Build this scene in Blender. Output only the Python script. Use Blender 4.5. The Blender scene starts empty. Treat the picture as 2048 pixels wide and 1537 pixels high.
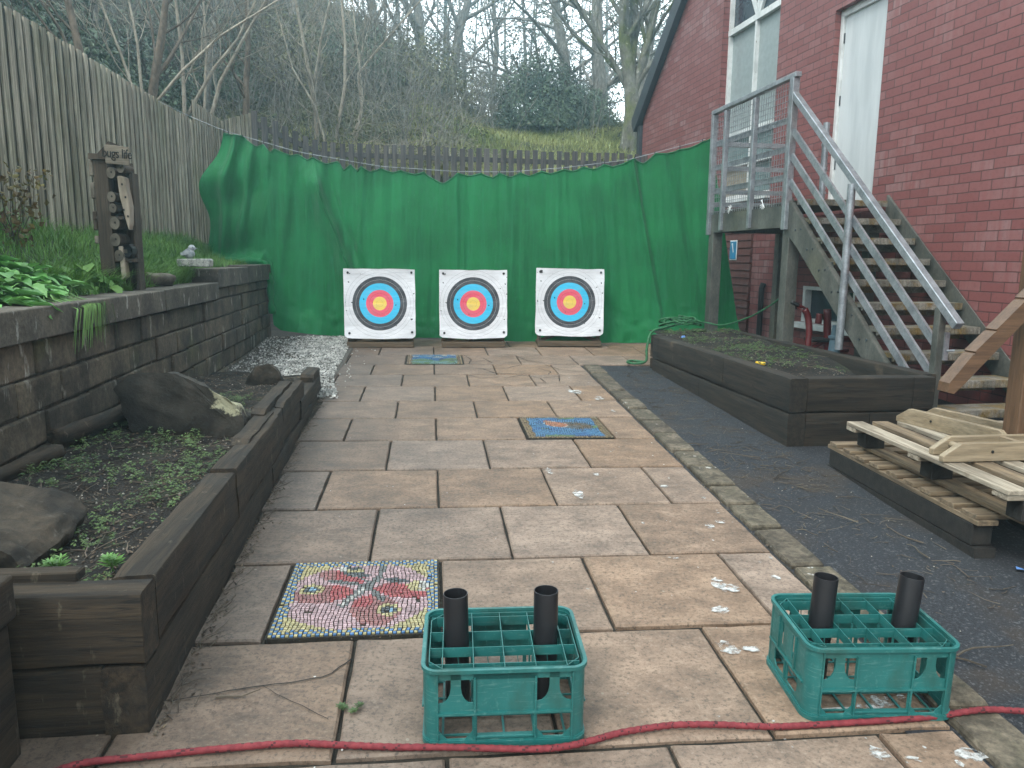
import bpy, bmesh, math, random
from mathutils import Vector, Matrix, noise as mnoise
from mathutils.geometry import tessellate_polygon
random.seed(7)
R = random.Random(11)
PI = math.pi
C = bpy.context.scene.collection
U = R.uniform

def G(x, y):            # the yard rises gently away from the viewer
    return .0375*y - .008*x
def ss(a, b, x):
    t = max(0, min(1, (x-a)/(b-a))); return t*t*(3-2*t)
def lerp(a, b, t): return a+(b-a)*t
def interp(tab, x):
    if x <= tab[0][0]: return tab[0][1]
    for (x0, y0), (x1, y1) in zip(tab, tab[1:]):
        if x <= x1: return y0+(y1-y0)*(x-x0)/max(1e-9, x1-x0)
    return tab[-1][1]
def nz(x, y, z=0.): return mnoise.noise(Vector((x, y, z)))

# ---------------------------------------------------------------- objects
def tag(o, label=None, cat=None, group=None, kind=None):
    if label: o['label'] = label
    if cat: o['category'] = cat
    if group: o['group'] = group
    if kind: o['kind'] = kind
    return o
def thing(name, label, cat, loc=(0, 0, 0), rz=0., group=None, rx=0.):
    o = bpy.data.objects.new(name, None); C.objects.link(o)
    o.location = loc; o.rotation_euler = (rx, 0, rz)
    o.empty_display_size = .1
    return tag(o, label, cat, group)
def dup(root, loc=None, rz=None, label=None):
    def cp(o, par):
        c = o.copy(); C.objects.link(c); c.parent = par
        for k in list(o.children): cp(k, c)
        return c
    r = cp(root, root.parent)
    if loc is not None: r.location = loc
    if rz is not None: r.rotation_euler = (root.rotation_euler[0], 0, rz)
    if label: r['label'] = label
    return r

class MB:
    def __init__(s): s.v = []; s.f = []; s.m = []
    def add(s, vs, fs, mi=0):
        b = len(s.v); s.v.extend([tuple(p) for p in vs])
        for f in fs: s.f.append(tuple(b+i for i in f)); s.m.append(mi)
    def box(s, c, sz, rot=None, mi=0):
        hx, hy, hz = sz[0]/2, sz[1]/2, sz[2]/2
        P = [Vector((x, y, z)) for x in (-hx, hx) for y in (-hy, hy) for z in (-hz, hz)]
        if rot is not None: P = [rot @ p for p in P]
        s.add([p+Vector(c) for p in P], [(0,1,3,2),(4,6,7,5),(0,4,5,1),(2,3,7,6),(0,2,6,4),(1,5,7,3)], mi)
    def span(s, a, b, mi=0):
        s.box([(a[i]+b[i])/2 for i in range(3)], [abs(b[i]-a[i]) for i in range(3)], None, mi)
    def beam(s, p0, p1, w, h, up=(0, 0, 1), mi=0):
        p0 = Vector(p0); p1 = Vector(p1); d = (p1-p0); L = d.length; d.normalize()
        u = Vector(up); side = d.cross(u)
        if side.length < 1e-5: side = d.cross(Vector((1, 0, 0)))
        side.normalize(); u = side.cross(d)
        s.box((p0+p1)/2, (L, w, h), Matrix((d, side, u)).transposed(), mi)
    def tube(s, pts, rads, n=6, cap=True, mi=0, ring=None):
        pts = [Vector(p) for p in pts]; k = len(pts)
        if isinstance(rads, (int, float)): rads = [rads]*k
        t0 = (pts[1]-pts[0]).normalized(); a = t0.orthogonal().normalized()
        vs = []
        for i, p in enumerate(pts):
            t = (pts[min(i+1, k-1)]-pts[max(i-1, 0)])
            t = t.normalized() if t.length > 1e-9 else t0
            a = (a-t*a.dot(t)); a = a.normalized() if a.length > 1e-6 else t.orthogonal().normalized()
            b = t.cross(a)
            for j in range(n):
                th = 2*PI*j/n; vs.append(p+(a*math.cos(th)+b*math.sin(th))*rads[i])
        fs = [(i*n+j, i*n+(j+1) % n, (i+1)*n+(j+1) % n, (i+1)*n+j) for i in range(k-1) for j in range(n)]
        if cap: fs += [tuple(range(n-1, -1, -1)), tuple((k-1)*n+j for j in range(n))]
        s.add(vs, fs, mi)
    def lathe(s, prof, n=24, c=(0, 0, 0), mi=0, rot=None):
        vs = []
        for r, z in prof:
            for j in range(n):
                p = Vector((r*math.cos(2*PI*j/n), r*math.sin(2*PI*j/n), z))
                if rot is not None: p = rot @ p
                vs.append(p+Vector(c))
        s.add(vs, [(i*n+j, i*n+(j+1) % n, (i+1)*n+(j+1) % n, (i+1)*n+j) for i in range(len(prof)-1) for j in range(n)], mi)
    def rough(s, p0, p1, w, h, amp=.006, rad=.010, seed=0., step=.07):
        p0 = Vector(p0); p1 = Vector(p1); d = p1-p0; L = d.length; d.normalize(); side = d.cross(Vector((0, 0, 1))).normalized(); u = side.cross(d); n = max(3, int(L/step)); P = []
        for cx, cy, a0 in ((w/2-rad, h/2-rad, 0), (-w/2+rad, h/2-rad, 90), (-w/2+rad, -h/2+rad, 180), (w/2-rad, -h/2+rad, 270)):
            for k in range(3): a = math.radians(a0+45*k); P.append((cx+rad*math.cos(a), cy+rad*math.sin(a)))
            nx, ny = {0: (-1, 0), 90: (0, -1), 180: (1, 0), 270: (0, 1)}[a0]
            ln = (w if nx else h)-2*rad
            for f in (.33, .66): P.append((cx+(rad*math.cos(math.radians(a0+90)))+nx*ln*f, cy+(rad*math.sin(math.radians(a0+90)))+ny*ln*f))
        m = len(P); vs = []
        for i in range(n+1):
            e = .004 if i in (0, n) else 0; c = p0.lerp(p1, i/n)
            for j, (a, b) in enumerate(P):
                q = c+side*a*(1-e*4)+u*b*(1-e*3); k = amp*(.8*nz(q.x*2.1+seed, q.y*2.1, q.z*9)+.6*nz(q.x*7, q.y*7+seed, q.z*23)+.35*nz(q.x*21, q.y*21, q.z*60+seed))
                o = (side*(1 if a > 0 else -1) if abs(a) > w/2-rad*1.01 else side*0)+(u*(1 if b > 0 else -1) if abs(b) > h/2-rad*1.01 else u*0)
                vs.append(q+o*k-(o*amp*1.2*max(0, nz(q.x*4, q.y*4, 7+seed)-.25) if j % 5 in (0, 1, 2) else o*0))
        s.add(vs, [(i*m+j, i*m+(j+1) % m, (i+1)*m+(j+1) % m, (i+1)*m+j) for i in range(n) for j in range(m)]+[tuple(range(m-1, -1, -1)), tuple(n*m+j for j in range(m))])
    def plate(s, outer, holes, th, o=(0, 0, 0), ex=(1, 0, 0), ey=(0, 0, 1), mi=0):
        o = Vector(o); ex = Vector(ex); ey = Vector(ey); nn = ex.cross(ey).normalized()
        loops = [[Vector((p[0], p[1], 0)) for p in l] for l in [outer]+list(holes)]
        tris = tessellate_polygon(loops); flat = [p for l in loops for p in l]; n = len(flat)
        vs = [o+ex*p.x+ey*p.y+nn*th/2 for p in flat]+[o+ex*p.x+ey*p.y-nn*th/2 for p in flat]
        fs = []
        for t in tris:
            a, b, c = [flat[i] for i in t]
            if (b-a).cross(c-a).z < 0: t = (t[0], t[2], t[1])
            fs += [tuple(t), tuple(n+i for i in reversed(t))]
        b = 0
        for li, l in enumerate(loops):
            k = len(l); area = sum(l[i].x*l[(i+1) % k].y-l[(i+1) % k].x*l[i].y for i in range(k))
            fl = (area > 0) != (li > 0)
            for i in range(k):
                q = (b+i, n+b+i, n+b+(i+1) % k, b+(i+1) % k)
                fs.append(q if fl else q[::-1])
            b += k
        s.add(vs, fs, mi)
    def build(s, name, mats, parent=None, bevel=0, seg=1, smooth=False, world=False, angle=None):
        if not isinstance(mats, (list, tuple)): mats = [mats]
        v = s.v
        if parent is not None and world:
            inv = None
            ch = []; p = parent
            while p is not None: ch.append(p); p = p.parent
            M = Matrix.Identity(4)
            for q in reversed(ch): M = M @ q.matrix_basis
            inv = M.inverted(); v = [tuple(inv @ Vector(p)) for p in v]
        me = bpy.data.meshes.new(name); me.from_pydata(v, [], s.f)
        for m in mats: me.materials.append(m)
        me.polygons.foreach_set('material_index', s.m)
        if bevel:
            bm = bmesh.new(); bm.from_mesh(me)
            es = [e for e in bm.edges if len(e.link_faces) == 2 and e.calc_face_angle(0) > .5]
            bmesh.ops.bevel(bm, geom=es, offset=bevel, segments=seg, affect='EDGES', profile=.5, clamp_overlap=True)
            bm.to_mesh(me); bm.free()
        if smooth:
            me.polygons.foreach_set('use_smooth', [True]*len(me.polygons))
            if angle: me.set_sharp_from_angle(angle=angle)
        o = bpy.data.objects.new(name, me); C.objects.link(o)
        if parent is not None: o.parent = parent
        return o

# ---------------------------------------------------------------- materials
class NT:
    def __init__(s, name):
        s.mat = bpy.data.materials.new(name); s.mat.use_nodes = True; s.t = s.mat.node_tree
        s.b = s.t.nodes['Principled BSDF']
    def n(s, typ, ins=None, **kw):
        d = s.t.nodes.new('ShaderNode'+typ)
        for k, v in kw.items(): setattr(d, k, v)
        for k, v in (ins or {}).items(): s.put(d.inputs[k], v)
        return d
    def put(s, sock, v):
        if isinstance(v, bpy.types.NodeSocket): s.t.links.new(v, sock)
        elif isinstance(v, bpy.types.Node): s.t.links.new(v.outputs[0], sock)
        else: sock.default_value = (tuple(v)+(1,) if isinstance(v, (tuple, list)) and len(v) == 3 and sock.type == 'RGBA' else v)
    def ramp(s, fac, stops, interp='LINEAR'):
        r = s.n('ValToRGB', {0: fac}); e = r.color_ramp.elements; r.color_ramp.interpolation = interp
        e[0].position, e[0].color = stops[0][0], tuple(stops[0][1])+(1,)
        e[1].position, e[1].color = stops[-1][0], tuple(stops[-1][1])+(1,)
        for p, c in stops[1:-1]:
            q = e.new(p); q.color = tuple(c)+(1,)
        return r.outputs[0]
    def mix(s, f, a, b, mode='MIX'):
        m = s.n('Mix', data_type='RGBA', blend_type=mode)
        s.put(m.inputs[0], f); s.put(m.inputs[6], a); s.put(m.inputs[7], b); return m.outputs[2]
    def math(s, op, a, b=0., c=None):
        m = s.n('Math', operation=op); s.put(m.inputs[0], a); s.put(m.inputs[1], b)
        if c is not None: s.put(m.inputs[2], c)
        return m.outputs[0]
    def rng(s, f, lo, hi, a=0., b=1.):
        m = s.n('MapRange'); s.put(m.inputs[0], f)
        for i, v in enumerate((lo, hi, a, b)): m.inputs[i+1].default_value = v
        return m.outputs[0]
    def coord(s, stretch=(1, 1, 1), off=(0, 0, 0), kind='Object'):
        return s.n('Mapping', {0: s.n('TexCoord').outputs[kind], 1: off, 3: stretch}).outputs[0]
    def noise(s, vec, scale, detail=5, rough=.6, dist=0.):
        return s.n('TexNoise', {'Vector': vec, 'Scale': scale, 'Detail': detail, 'Roughness': rough, 'Distortion': dist}).outputs[0]
    def bump(s, h, k, d=.01, prev=None):
        b = s.n('Bump', {'Height': h, 'Strength': k, 'Distance': d})
        if prev: s.put(b.inputs['Normal'], prev)
        return b.outputs[0]

def mat(name, c1, c2, scale=8, stretch=(1, 1, 1), rough=.8, bump=.3, bscale=None, bd=.01, island=0., layers=(), detail=6, metal=0., spec=.5, trans=0., mid=None, grain=0., cracks=0.):
    t = NT(name); co = t.coord(stretch)
    n1 = t.noise(co, scale, detail)
    st = [(.38, c1), (.62, c2)] if mid is None else [(.35, c1), (.5, mid), (.65, c2)]
    col = t.ramp(n1, st)
    if cracks:
        cn = t.noise(co, cracks, 4, .55); col = t.mix(t.rng(t.math('ABSOLUTE', t.math('SUBTRACT', cn, .5)), .012, .0, 0, .85), col, [c*.22 for c in c1])
    for ly in layers:
        sc, lo, hi, lc = ly[:4]; stt = ly[4] if len(ly) > 4 else (1, 1, 1)
        nn = t.noise(t.coord(stt, (3.1*sc, 1.7, 5.3)), sc, 6)
        f = t.rng(nn, lo, hi, 0., ly[5] if len(ly) > 5 else 1.)
        col = t.mix(f, col, lc)
    if grain:
        gn = t.noise(co, bscale or scale*4, 6, .75)
        col = t.n('HueSaturation', {'Color': col, 'Value': t.rng(gn, .36, .64, 1-grain, 1+grain)}).outputs[0]
    if island:
        ri = t.n('NewGeometry').outputs['Random Per Island']
        v = t.rng(ri, 0, 1, 1-island, 1+island)
        h = t.n('HueSaturation', {'Color': col, 'Value': v, 'Hue': t.rng(t.math('FRACT', t.math('MULTIPLY', ri, 7.3)), 0, 1, .5-.03*island, .5+.03*island)})
        col = h.outputs[0]
    t.put(t.b.inputs['Base Color'], col)
    t.b.inputs['Roughness'].default_value = rough; t.b.inputs['Metallic'].default_value = metal
    t.b.inputs['Specular IOR Level'].default_value = spec
    if bump:
        t.put(t.b.inputs['Normal'], t.bump(t.noise(co, bscale or scale*4, 8, .7), bump, bd))
    if trans:
        tr = t.n('BsdfTranslucent', {0: col}); mx = t.n('MixShader', {0: trans})
        t.put(mx.inputs[1], t.b.outputs[0]); t.put(mx.inputs[2], tr.outputs[0])
        t.put(t.t.nodes['Material Output'].inputs[0], mx.outputs[0])
    return t.mat

def plain(name, c, rough=.5, metal=0., var=.12, bump=.06):
    return mat(name, [x*(1-var) for x in c], [min(1, x*(1+var)) for x in c], 14, rough=rough, metal=metal, bump=bump, bscale=120, bd=.002)

def wood(name, c1, c2, axis, rough=.85, layers=(), island=.0, bump=.5, cracks=0.):
    st = [14, 14, 14]; st['xyz'.index(axis)] = .9
    return mat(name, c1, c2, 2.2, tuple(st), rough, bump, 7, .007, island, layers, 8, grain=.24, cracks=cracks)

M = {}
SL = dict(layers=((3, .52, .72, (.018, .017, .014), (1, 1, 1), .75), (26, .62, .72, (.16, .14, .10), (1, 1, .35), .5)))
for ax in 'xyz':
    M['sleeper_'+ax] = wood('sleeper timber '+ax, (.0098, .0072, .0041), (.039, .0270, .0150), ax, .9, SL['layers'], .14, .6, .9)
    M['rp_'+ax] = wood('damp sleeper '+ax, (.0100, .0078, .0050), (.030, .0225, .0142), ax, .9, ((2.2, .55, .7, (.012, .013, .013), (1, 1, 1), .7), (3.1, .62, .72, (.14, .105, .07), (1, 1, 1), .5)), .1, .5, .6)
    M['pallet_'+ax] = wood('pallet wood '+ax, (.15, .124, .090), (.34, .295, .225), ax, .85, ((9, .6, .72, (.10, .072, .045), (1, 1, 1), .6),), .28)
    M['pallet_old_'+ax] = wood('weathered pallet '+ax, (.085, .062, .039), (.20, .15, .092), ax, .85, ((9, .58, .7, (.06, .045, .03), (1, 1, 1), .6),), .25)
    M['ply_'+ax] = wood('pale planed wood '+ax, (.215, .165, .105), (.31, .245, .165), ax, .6, (), .08, .15)
    M['brown_'+ax] = wood('brown stained wood '+ax, (.085, .046, .024), (.125, .070, .037), ax, .55, (), .05, .12)
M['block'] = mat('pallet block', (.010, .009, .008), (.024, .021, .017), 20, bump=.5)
M['fence'] = mat('weathered fence board', (.150, .132, .095), (.37, .335, .265), 2.0, (16, 16, .8), .9, .5, 6, .004, .22,
                 ((1.1, .5, .68, (.115, .115, .055), (1, 1, .7), .7), (11, .66, .74, (.06, .055, .045), (1, 1, .4), .8)), grain=0.35)
M['fence_back'] = mat('dark fence board', (.034, .031, .020), (.085, .078, .053), 2.0, (16, 16, .8), .95, .3)  # darker olive tone for the backing boards and posts
M['picket'] = mat('dark weathered picket', (.045, .042, .040), (.105, .095, .088), 2.0, (16, 16, .8), .9, .4, 6, .004, .3, grain=0.35)
M['stone'] = mat('walling stone', (.030, .024, .017), (.105, .083, .057), 3.5, (1, 1, 1), .95, .8, 30, .008, .22,
                 ((2.2, .55, .75, (.020, .019, .017)), (13, .60, .70, (.36, .35, .31), (1, 1, .3), .8), (1.1, .55, .68, (.085, .090, .028), (1, 1, 1), .75)), grain=0.35)
M['coping'] = mat('coping stone', (.044, .038, .030), (.105, .092, .072), 4, (1, 1, 1), .95, .6, 40, .006, .15,
                  ((17, .61, .66, (.30, .30, .27), (1, 1, .45), .8), (1.5, .55, .75, (.03, .03, .027))), grain=0.35)
M['mortar'] = mat('lime mortar', (.026, .022, .017), (.085, .075, .060), 12, rough=.95, bump=.8, layers=((9, .60, .70, (.30, .29, .26), (1, 1, .6), .8),), grain=.3)
M['boulder'] = mat('boulder', (.012, .0105, .008), (.052, .040, .027), 6, (1, 1, 1), .95, .9, 26, .012, 0, ((30, .62, .72, (.13, .12, .10), (1, 1, 1), .5),), grain=0.35)
M['boulder_lichen'] = mat('lichen boulder', (.030, .029, .025), (.070, .064, .052), 3, (1, 1, 1), .95, .8, 26, .012)
M['soil'] = mat('garden soil', (.006, .005, .004), (.023, .018, .013), 9, (1, 1, 1), .98, 1., 50, .03, 0, ((4, .55, .72, (.030, .040, .014)), (40, .63, .70, (.13, .115, .085))), grain=0.35)
M['bed'] = mat('turf soil', (.018, .030, .008), (.045, .075, .018), 6, rough=.98, bump=1, bscale=40, bd=.03, grain=0.35)
M['ground'] = mat('yard ground', (.045, .040, .034), (.085, .075, .06), 5, rough=.95, bump=.6)
M['hill'] = mat('hillside earth', (.065, .075, .030), (.150, .150, .072), 1.2, rough=.98, bump=1, bscale=9, bd=.1, layers=((.35, .48, .62, (.035, .045, .018)),), grain=0.35)
M['grass'] = mat('grass blade', (.075, .185, .032), (.165, .315, .070), 2, rough=.6, bump=0, island=.35, trans=.25)
M['drygrass'] = mat('bank grass', (.17, .215, .06), (.42, .42, .17), .5, rough=.75, bump=0, island=.35, trans=.2)
M['bigleaf'] = mat('broad leaf', (.075, .215, .040), (.17, .38, .105), 9, rough=.5, bump=.7, bscale=45, bd=.008, island=.35, trans=.2)
M['shrub'] = mat('reddish shrub leaf', (.11, .06, .025), (.17, .15, .035), 6, rough=.6, bump=0, island=.4, trans=.2)
M['weed'] = mat('weed leaf', (.035, .070, .018), (.085, .140, .040), 6, rough=.6, bump=0, island=.4, trans=.15)
M['brightweed'] = mat('bright weed leaf', (.080, .19, .035), (.12, .26, .06), 6, rough=.5, bump=0, island=.2, trans=.15)
M['litter'] = mat('leaf litter', (.040, .029, .019), (.12, .090, .060), 2, rough=.9, bump=0, island=.6)
M['chip'] = mat('pale chip', (.14, .13, .11), (.30, .285, .245), 6, rough=.9, bump=0, island=.4)
M['twig'] = mat('twig', (.045, .035, .026), (.12, .098, .072), 4, rough=.9, bump=0, island=.35)
M['gravel'] = mat('white gravel', (.20, .20, .185), (.52, .52, .49), 9, rough=.85, bump=.2, island=.35)
M['gravelbed'] = mat('gravel bed', (.045, .040, .033), (.12, .11, .095), 60, rough=.95, bump=1)
M['asphalt'] = mat('asphalt', (.008, .0098, .0130), (.025, .0285, .0350), 130, (1, 1, 1), .85, .8, 160, .006, 0,
                   ((1.1, .52, .70, (.018, .019, .021)), (1.7, .54, .66, (.036, .026, .018), (1, 1, 1), .75), (75, .57, .62, (.085, .088, .092), (1, 1, 1), .8)), 3, grain=0.35)
M['kerb'] = mat('kerb stone', (.060, .050, .035), (.135, .112, .080), 9, rough=.92, bump=.7, island=.22, layers=((5, .55, .72, (.065, .060, .038)), (12, .66, .71, (.50, .50, .47))), grain=0.35)
M['joint'] = mat('joint dirt', (.014, .012, .009), (.036, .031, .022), 30, rough=1, bump=1)
M['ivy'] = mat('ivy leaf', (.048, .082, .046), (.110, .155, .085), 1.1, rough=.45, bump=0, island=.45, trans=.1)
M['ivy2'] = mat('undergrowth leaf', (.070, .085, .032), (.19, .185, .090), .45, rough=.7, bump=0, island=.5, trans=.12)
M['bark_pale'] = mat('pale bark', (.22, .19, .145), (.38, .34, .27), 6, (1, 1, .4), .85, .4, 30, .006, .15, grain=0.35)
M['bark_grey'] = mat('grey bark', (.13, .125, .11), (.24, .23, .20), 5, (1, 1, .4), .9, .6, 20, .012, .15, grain=0.35)
M['bark_moss'] = mat('mossy bark', (.11, .105, .085), (.20, .195, .165), 5, (1, 1, .5), .9, .7, 18, .015, .1, ((2.2, .48, .62, (.10, .115, .035)), (7, .62, .68, (.36, .36, .32))), grain=0.35)
M['bark_brown'] = mat('brown bark', (.085, .066, .046), (.16, .125, .09), 5, (1, 1, .4), .9, .5, 20, .01, .15, grain=0.35)
M['galv'] = mat('galvanised steel', (.24, .26, .28), (.37, .395, .42), 9, (1, 1, 1), .42, .1, 60, .002, .06, ((20, .55, .7, (.45, .48, .50), (1, 1, .5), .5), (2.2, .62, .75, (.20, .19, .15), (1, 1, 1), .5)), metal=.55, grain=0.15)
M['galv_dull'] = mat('stained steel', (.075, .078, .068), (.145, .148, .13), 5, (1, 1, .5), .6, .15, 60, .003, .05, ((2, .55, .7, (.15, .145, .09), (1, 1, .5), .6),), metal=.35, grain=0.2)
M['tread'] = mat('stained tread', (.12, .11, .085), (.27, .255, .22), 7, (1, 1, 1), .7, .5, 70, .004, 0, ((7, .48, .60, (.19, .135, .055)),), metal=.2, grain=0.35)
M['white_door'] = mat('white painted door', (.48, .51, .52), (.62, .645, .65), 1.5, (3, 3, .4), .45, .06, 60, .002, 0, ((26, .73, .76, (.2, .18, .15), (1, 1, .5)),))
M['white_frame'] = mat('worn white paint', (.55, .57, .56), (.74, .75, .74), 6, rough=.55, bump=.1, layers=((14, .66, .72, (.25, .22, .18)),))
M['pane_grey'] = plain('frosted pane', (.30, .345, .345), .3, 0, .08, .02)
M['pane_dark'] = plain('dark pane', (.035, .048, .062), .08, 0, .1, .0)
M['pane_teal'] = plain('teal board', (.14, .20, .20), .4)
M['pane_brown'] = plain('buff board', (.28, .24, .18), .5)
M['dark_metal'] = plain('dark cladding', (.035, .042, .050), .5)
M['clad'] = mat('red brown cladding', (.085, .032, .026), (.12, .045, .036), 3, (6, 6, 1), .75, .2)
M['green'] = None
M['rubber'] = plain('black plastic pipe', (.012, .012, .014), .38, 0, .1, .02)
M['pegblack'] = plain('black plastic', (.012, .012, .012), .5)
M['red_paint'] = plain('red paint', (.085, .008, .009), .4)
M['teal_paint'] = plain('blue grey paint', (.07, .12, .15), .5)
M['concrete_bird'] = mat('bird cast stone', (.22, .25, .28), (.42, .45, .47), 30, rough=.9, bump=.5)
M['trough'] = mat('lichen trough', (.16, .17, .165), (.42, .43, .40), 25, rough=.95, bump=.9, grain=0.35)
M['sign_blue'] = plain('blue sign', (.03, .22, .40), .4)
M['white'] = plain('white', (.75, .76, .76), .5, 0, .03)
M['hotel'] = wood('bug hotel timber', (.030, .023, .016), (.075, .056, .038), 'z', .9)
M['hotel_board'] = wood('weathered sign board', (.11, .095, .072), (.20, .175, .135), 'x', .9)
M['log_end'] = mat('bleached cut wood', (.15, .125, .09), (.34, .295, .235), 6, (1, 1, .3), .85, .4)
M['log_grey'] = mat('grey log', (.060, .052, .040), (.17, .15, .118), 8, (1, 1, 1), .9, .5, island=.3)
M['hole'] = plain('drilled hole', (.008, .007, .006), .95)
M['foam'] = plain('foam boss', (.035, .035, .036), .9)
M['stand'] = wood('stand timber', (.060, .042, .025), (.11, .078, .047), 'x', .8, (), .15)
M['yellow'] = plain('yellow plastic', (.75, .48, .03), .4)
M['blue_bit'] = plain('blue plastic', (.12, .25, .55), .4)

def green_mat():
    t = NT('green netting sheet'); co = t.coord((1, 1, 1))
    n1 = t.noise(co, 1.3, 6); col = t.ramp(n1, [(.4, (.0075, .142, .043)), (.6, (.0130, .205, .064))])
    n2 = t.noise(t.coord((14, 14, .6)), 1.5, 5); col = t.mix(t.rng(n2, .5, .75, 0, .35), col, (.022, .27, .115))
    n3 = t.noise(t.coord((.3, .3, 9)), 1.5, 5); col = t.mix(t.rng(n3, .6, .75, 0, .25), col, (.005, .11, .04))
    n4 = t.noise(co, 45, 2); col = t.mix(t.rng(n4, .76, .79, 0, .6), col, (.20, .42, .30))
    t.put(t.b.inputs['Base Color'], col); t.b.inputs['Roughness'].default_value = .62
    t.b.inputs['Specular IOR Level'].default_value = .25
    t.b.inputs['Sheen Weight'].default_value = .15
    w = t.noise(t.coord((1.5, 1.5, .45)), 7, 7, .62, .4); b1 = t.bump(w, .55, .035)
    w2 = t.noise(t.coord((60, 60, 60)), 6, 2); t.put(t.b.inputs['Normal'], t.bump(w2, .12, .003, b1))
    tr = t.n('BsdfTranslucent', {0: col}); mx = t.n('MixShader', {0: .22})
    t.put(mx.inputs[1], t.b.outputs[0]); t.put(mx.inputs[2], tr.outputs[0])
    t.put(t.t.nodes['Material Output'].inputs[0], mx.outputs[0])
    return t.mat
M['green'] = green_mat()

def crate_mat():
    t = NT('teal crate plastic'); n1 = t.noise(t.coord(), 6, 5)
    col = t.ramp(n1, [(.3, (.012, .110, .104)), (.7, (.020, .148, .139))])
    n2 = t.noise(t.coord(), 70, 5); col = t.mix(t.rng(n2, .57, .68, 0, .45), col, (.075, .22, .20)); sc_ = t.noise(t.coord((3, 3, 40)), 5, 4); col = t.mix(t.rng(sc_, .60, .66, 0, .4), col, (.12, .25, .23))
    n3 = t.noise(t.coord((1, 1, .4)), 9, 5); col = t.mix(t.rng(n3, .52, .66, 0, .55), col, (.022, .070, .056))
    t.put(t.b.inputs['Base Color'], col); t.put(t.b.inputs['Roughness'], t.rng(n2, .3, .7, .32, .6))
    t.put(t.b.inputs['Normal'], t.bump(n2, .08, .002))
    return t.mat
M['crate'] = crate_mat()

def paint_mat():
    t = NT('worn white paint spill'); co = t.coord(); n = t.noise(t.coord((1, 1.3, 1)), 24, 5, .6); n2 = t.noise(co, 90, 4)
    t.put(t.b.inputs['Base Color'], t.mix(t.rng(n2, .45, .65, 0, .5), (.52, .53, .52), (.40, .37, .33))); t.b.inputs['Roughness'].default_value = 1.; t.b.inputs['Specular IOR Level'].default_value = .1
    mx = t.n('MixShader', {0: t.rng(n, .43, .60)}); tr = t.n('BsdfTransparent'); t.put(mx.inputs[1], tr.outputs[0]); t.put(mx.inputs[2], t.b.outputs[0]); t.put(t.t.nodes['Material Output'].inputs[0], mx.outputs[0])
    return t.mat
M['paint'] = paint_mat()
def slab_mat():
    t = NT('riven sandstone slab'); co = t.coord()
    ri = t.n('NewGeometry').outputs['Random Per Island']
    off = t.n('CombineXYZ', {0: t.math('MULTIPLY', ri, 13.), 1: t.math('MULTIPLY', ri, 31.), 2: 0.}).outputs[0]
    pv = t.n('VectorMath', {0: co, 1: off}, operation='ADD').outputs[0]
    n1 = t.noise(t.n('Mapping', {0: pv, 3: (1, 1.5, 1)}).outputs[0], 5.0, 10, .70, .3)
    col = t.ramp(n1, [(.31, (.108, .074, .051)), (.5, (.218, .150, .105)), (.69, (.335, .240, .172))])
    n2 = t.noise(t.n('Mapping', {0: pv, 3: (3, 20, 1)}).outputs[0], 2.4, 8, .75)
    col = t.mix(t.rng(n2, .55, .68, 0, .50), col, (.095, .070, .051))
    n3 = t.noise(pv, 70, 6, .8); col = t.mix(t.rng(n3, .52, .60, 0, .7), col, (.070, .056, .043))
    col = t.mix(t.rng(n3, .45, .36, 0, .5), col, (.33, .265, .20))
    # greyer and darker towards the left, warmer and lighter towards the right
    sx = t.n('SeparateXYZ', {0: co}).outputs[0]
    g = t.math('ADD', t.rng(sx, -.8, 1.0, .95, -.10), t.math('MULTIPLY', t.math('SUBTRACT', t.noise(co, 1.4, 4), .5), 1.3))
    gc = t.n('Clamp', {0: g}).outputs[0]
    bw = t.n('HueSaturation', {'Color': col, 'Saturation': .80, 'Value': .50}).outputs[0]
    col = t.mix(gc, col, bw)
    v = t.n('HueSaturation', {'Color': col, 'Value': t.rng(ri, 0, 1, .91, 1.07), 'Saturation': t.rng(t.math('FRACT', t.math('MULTIPLY', ri, 9.7)), 0, 1, .85, 1.15)}).outputs[0]
    # pale lichen dots
    vo = t.n('TexVoronoi', {'Vector': co, 'Scale': 16}); d = t.math('ADD', vo.outputs['Distance'], t.math('MULTIPLY', t.noise(co, 60, 3), .12))
    pick = t.math('GREATER_THAN', t.n('SeparateColor', {0: vo.outputs['Color']}).outputs[0], .80)
    v = t.mix(t.math('MULTIPLY', t.rng(d, .16, .12, 0, .55), pick), v, (.32, .29, .23))
    t.put(t.b.inputs['Base Color'], v); t.put(t.b.inputs['Roughness'], t.rng(n1, .3, .7, .62, .85))
    b1 = t.bump(n2, .28, .006); t.put(t.b.inputs['Normal'], t.bump(n3, .35, .004, b1))
    return t.mat
M['slab'] = slab_mat()

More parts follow.
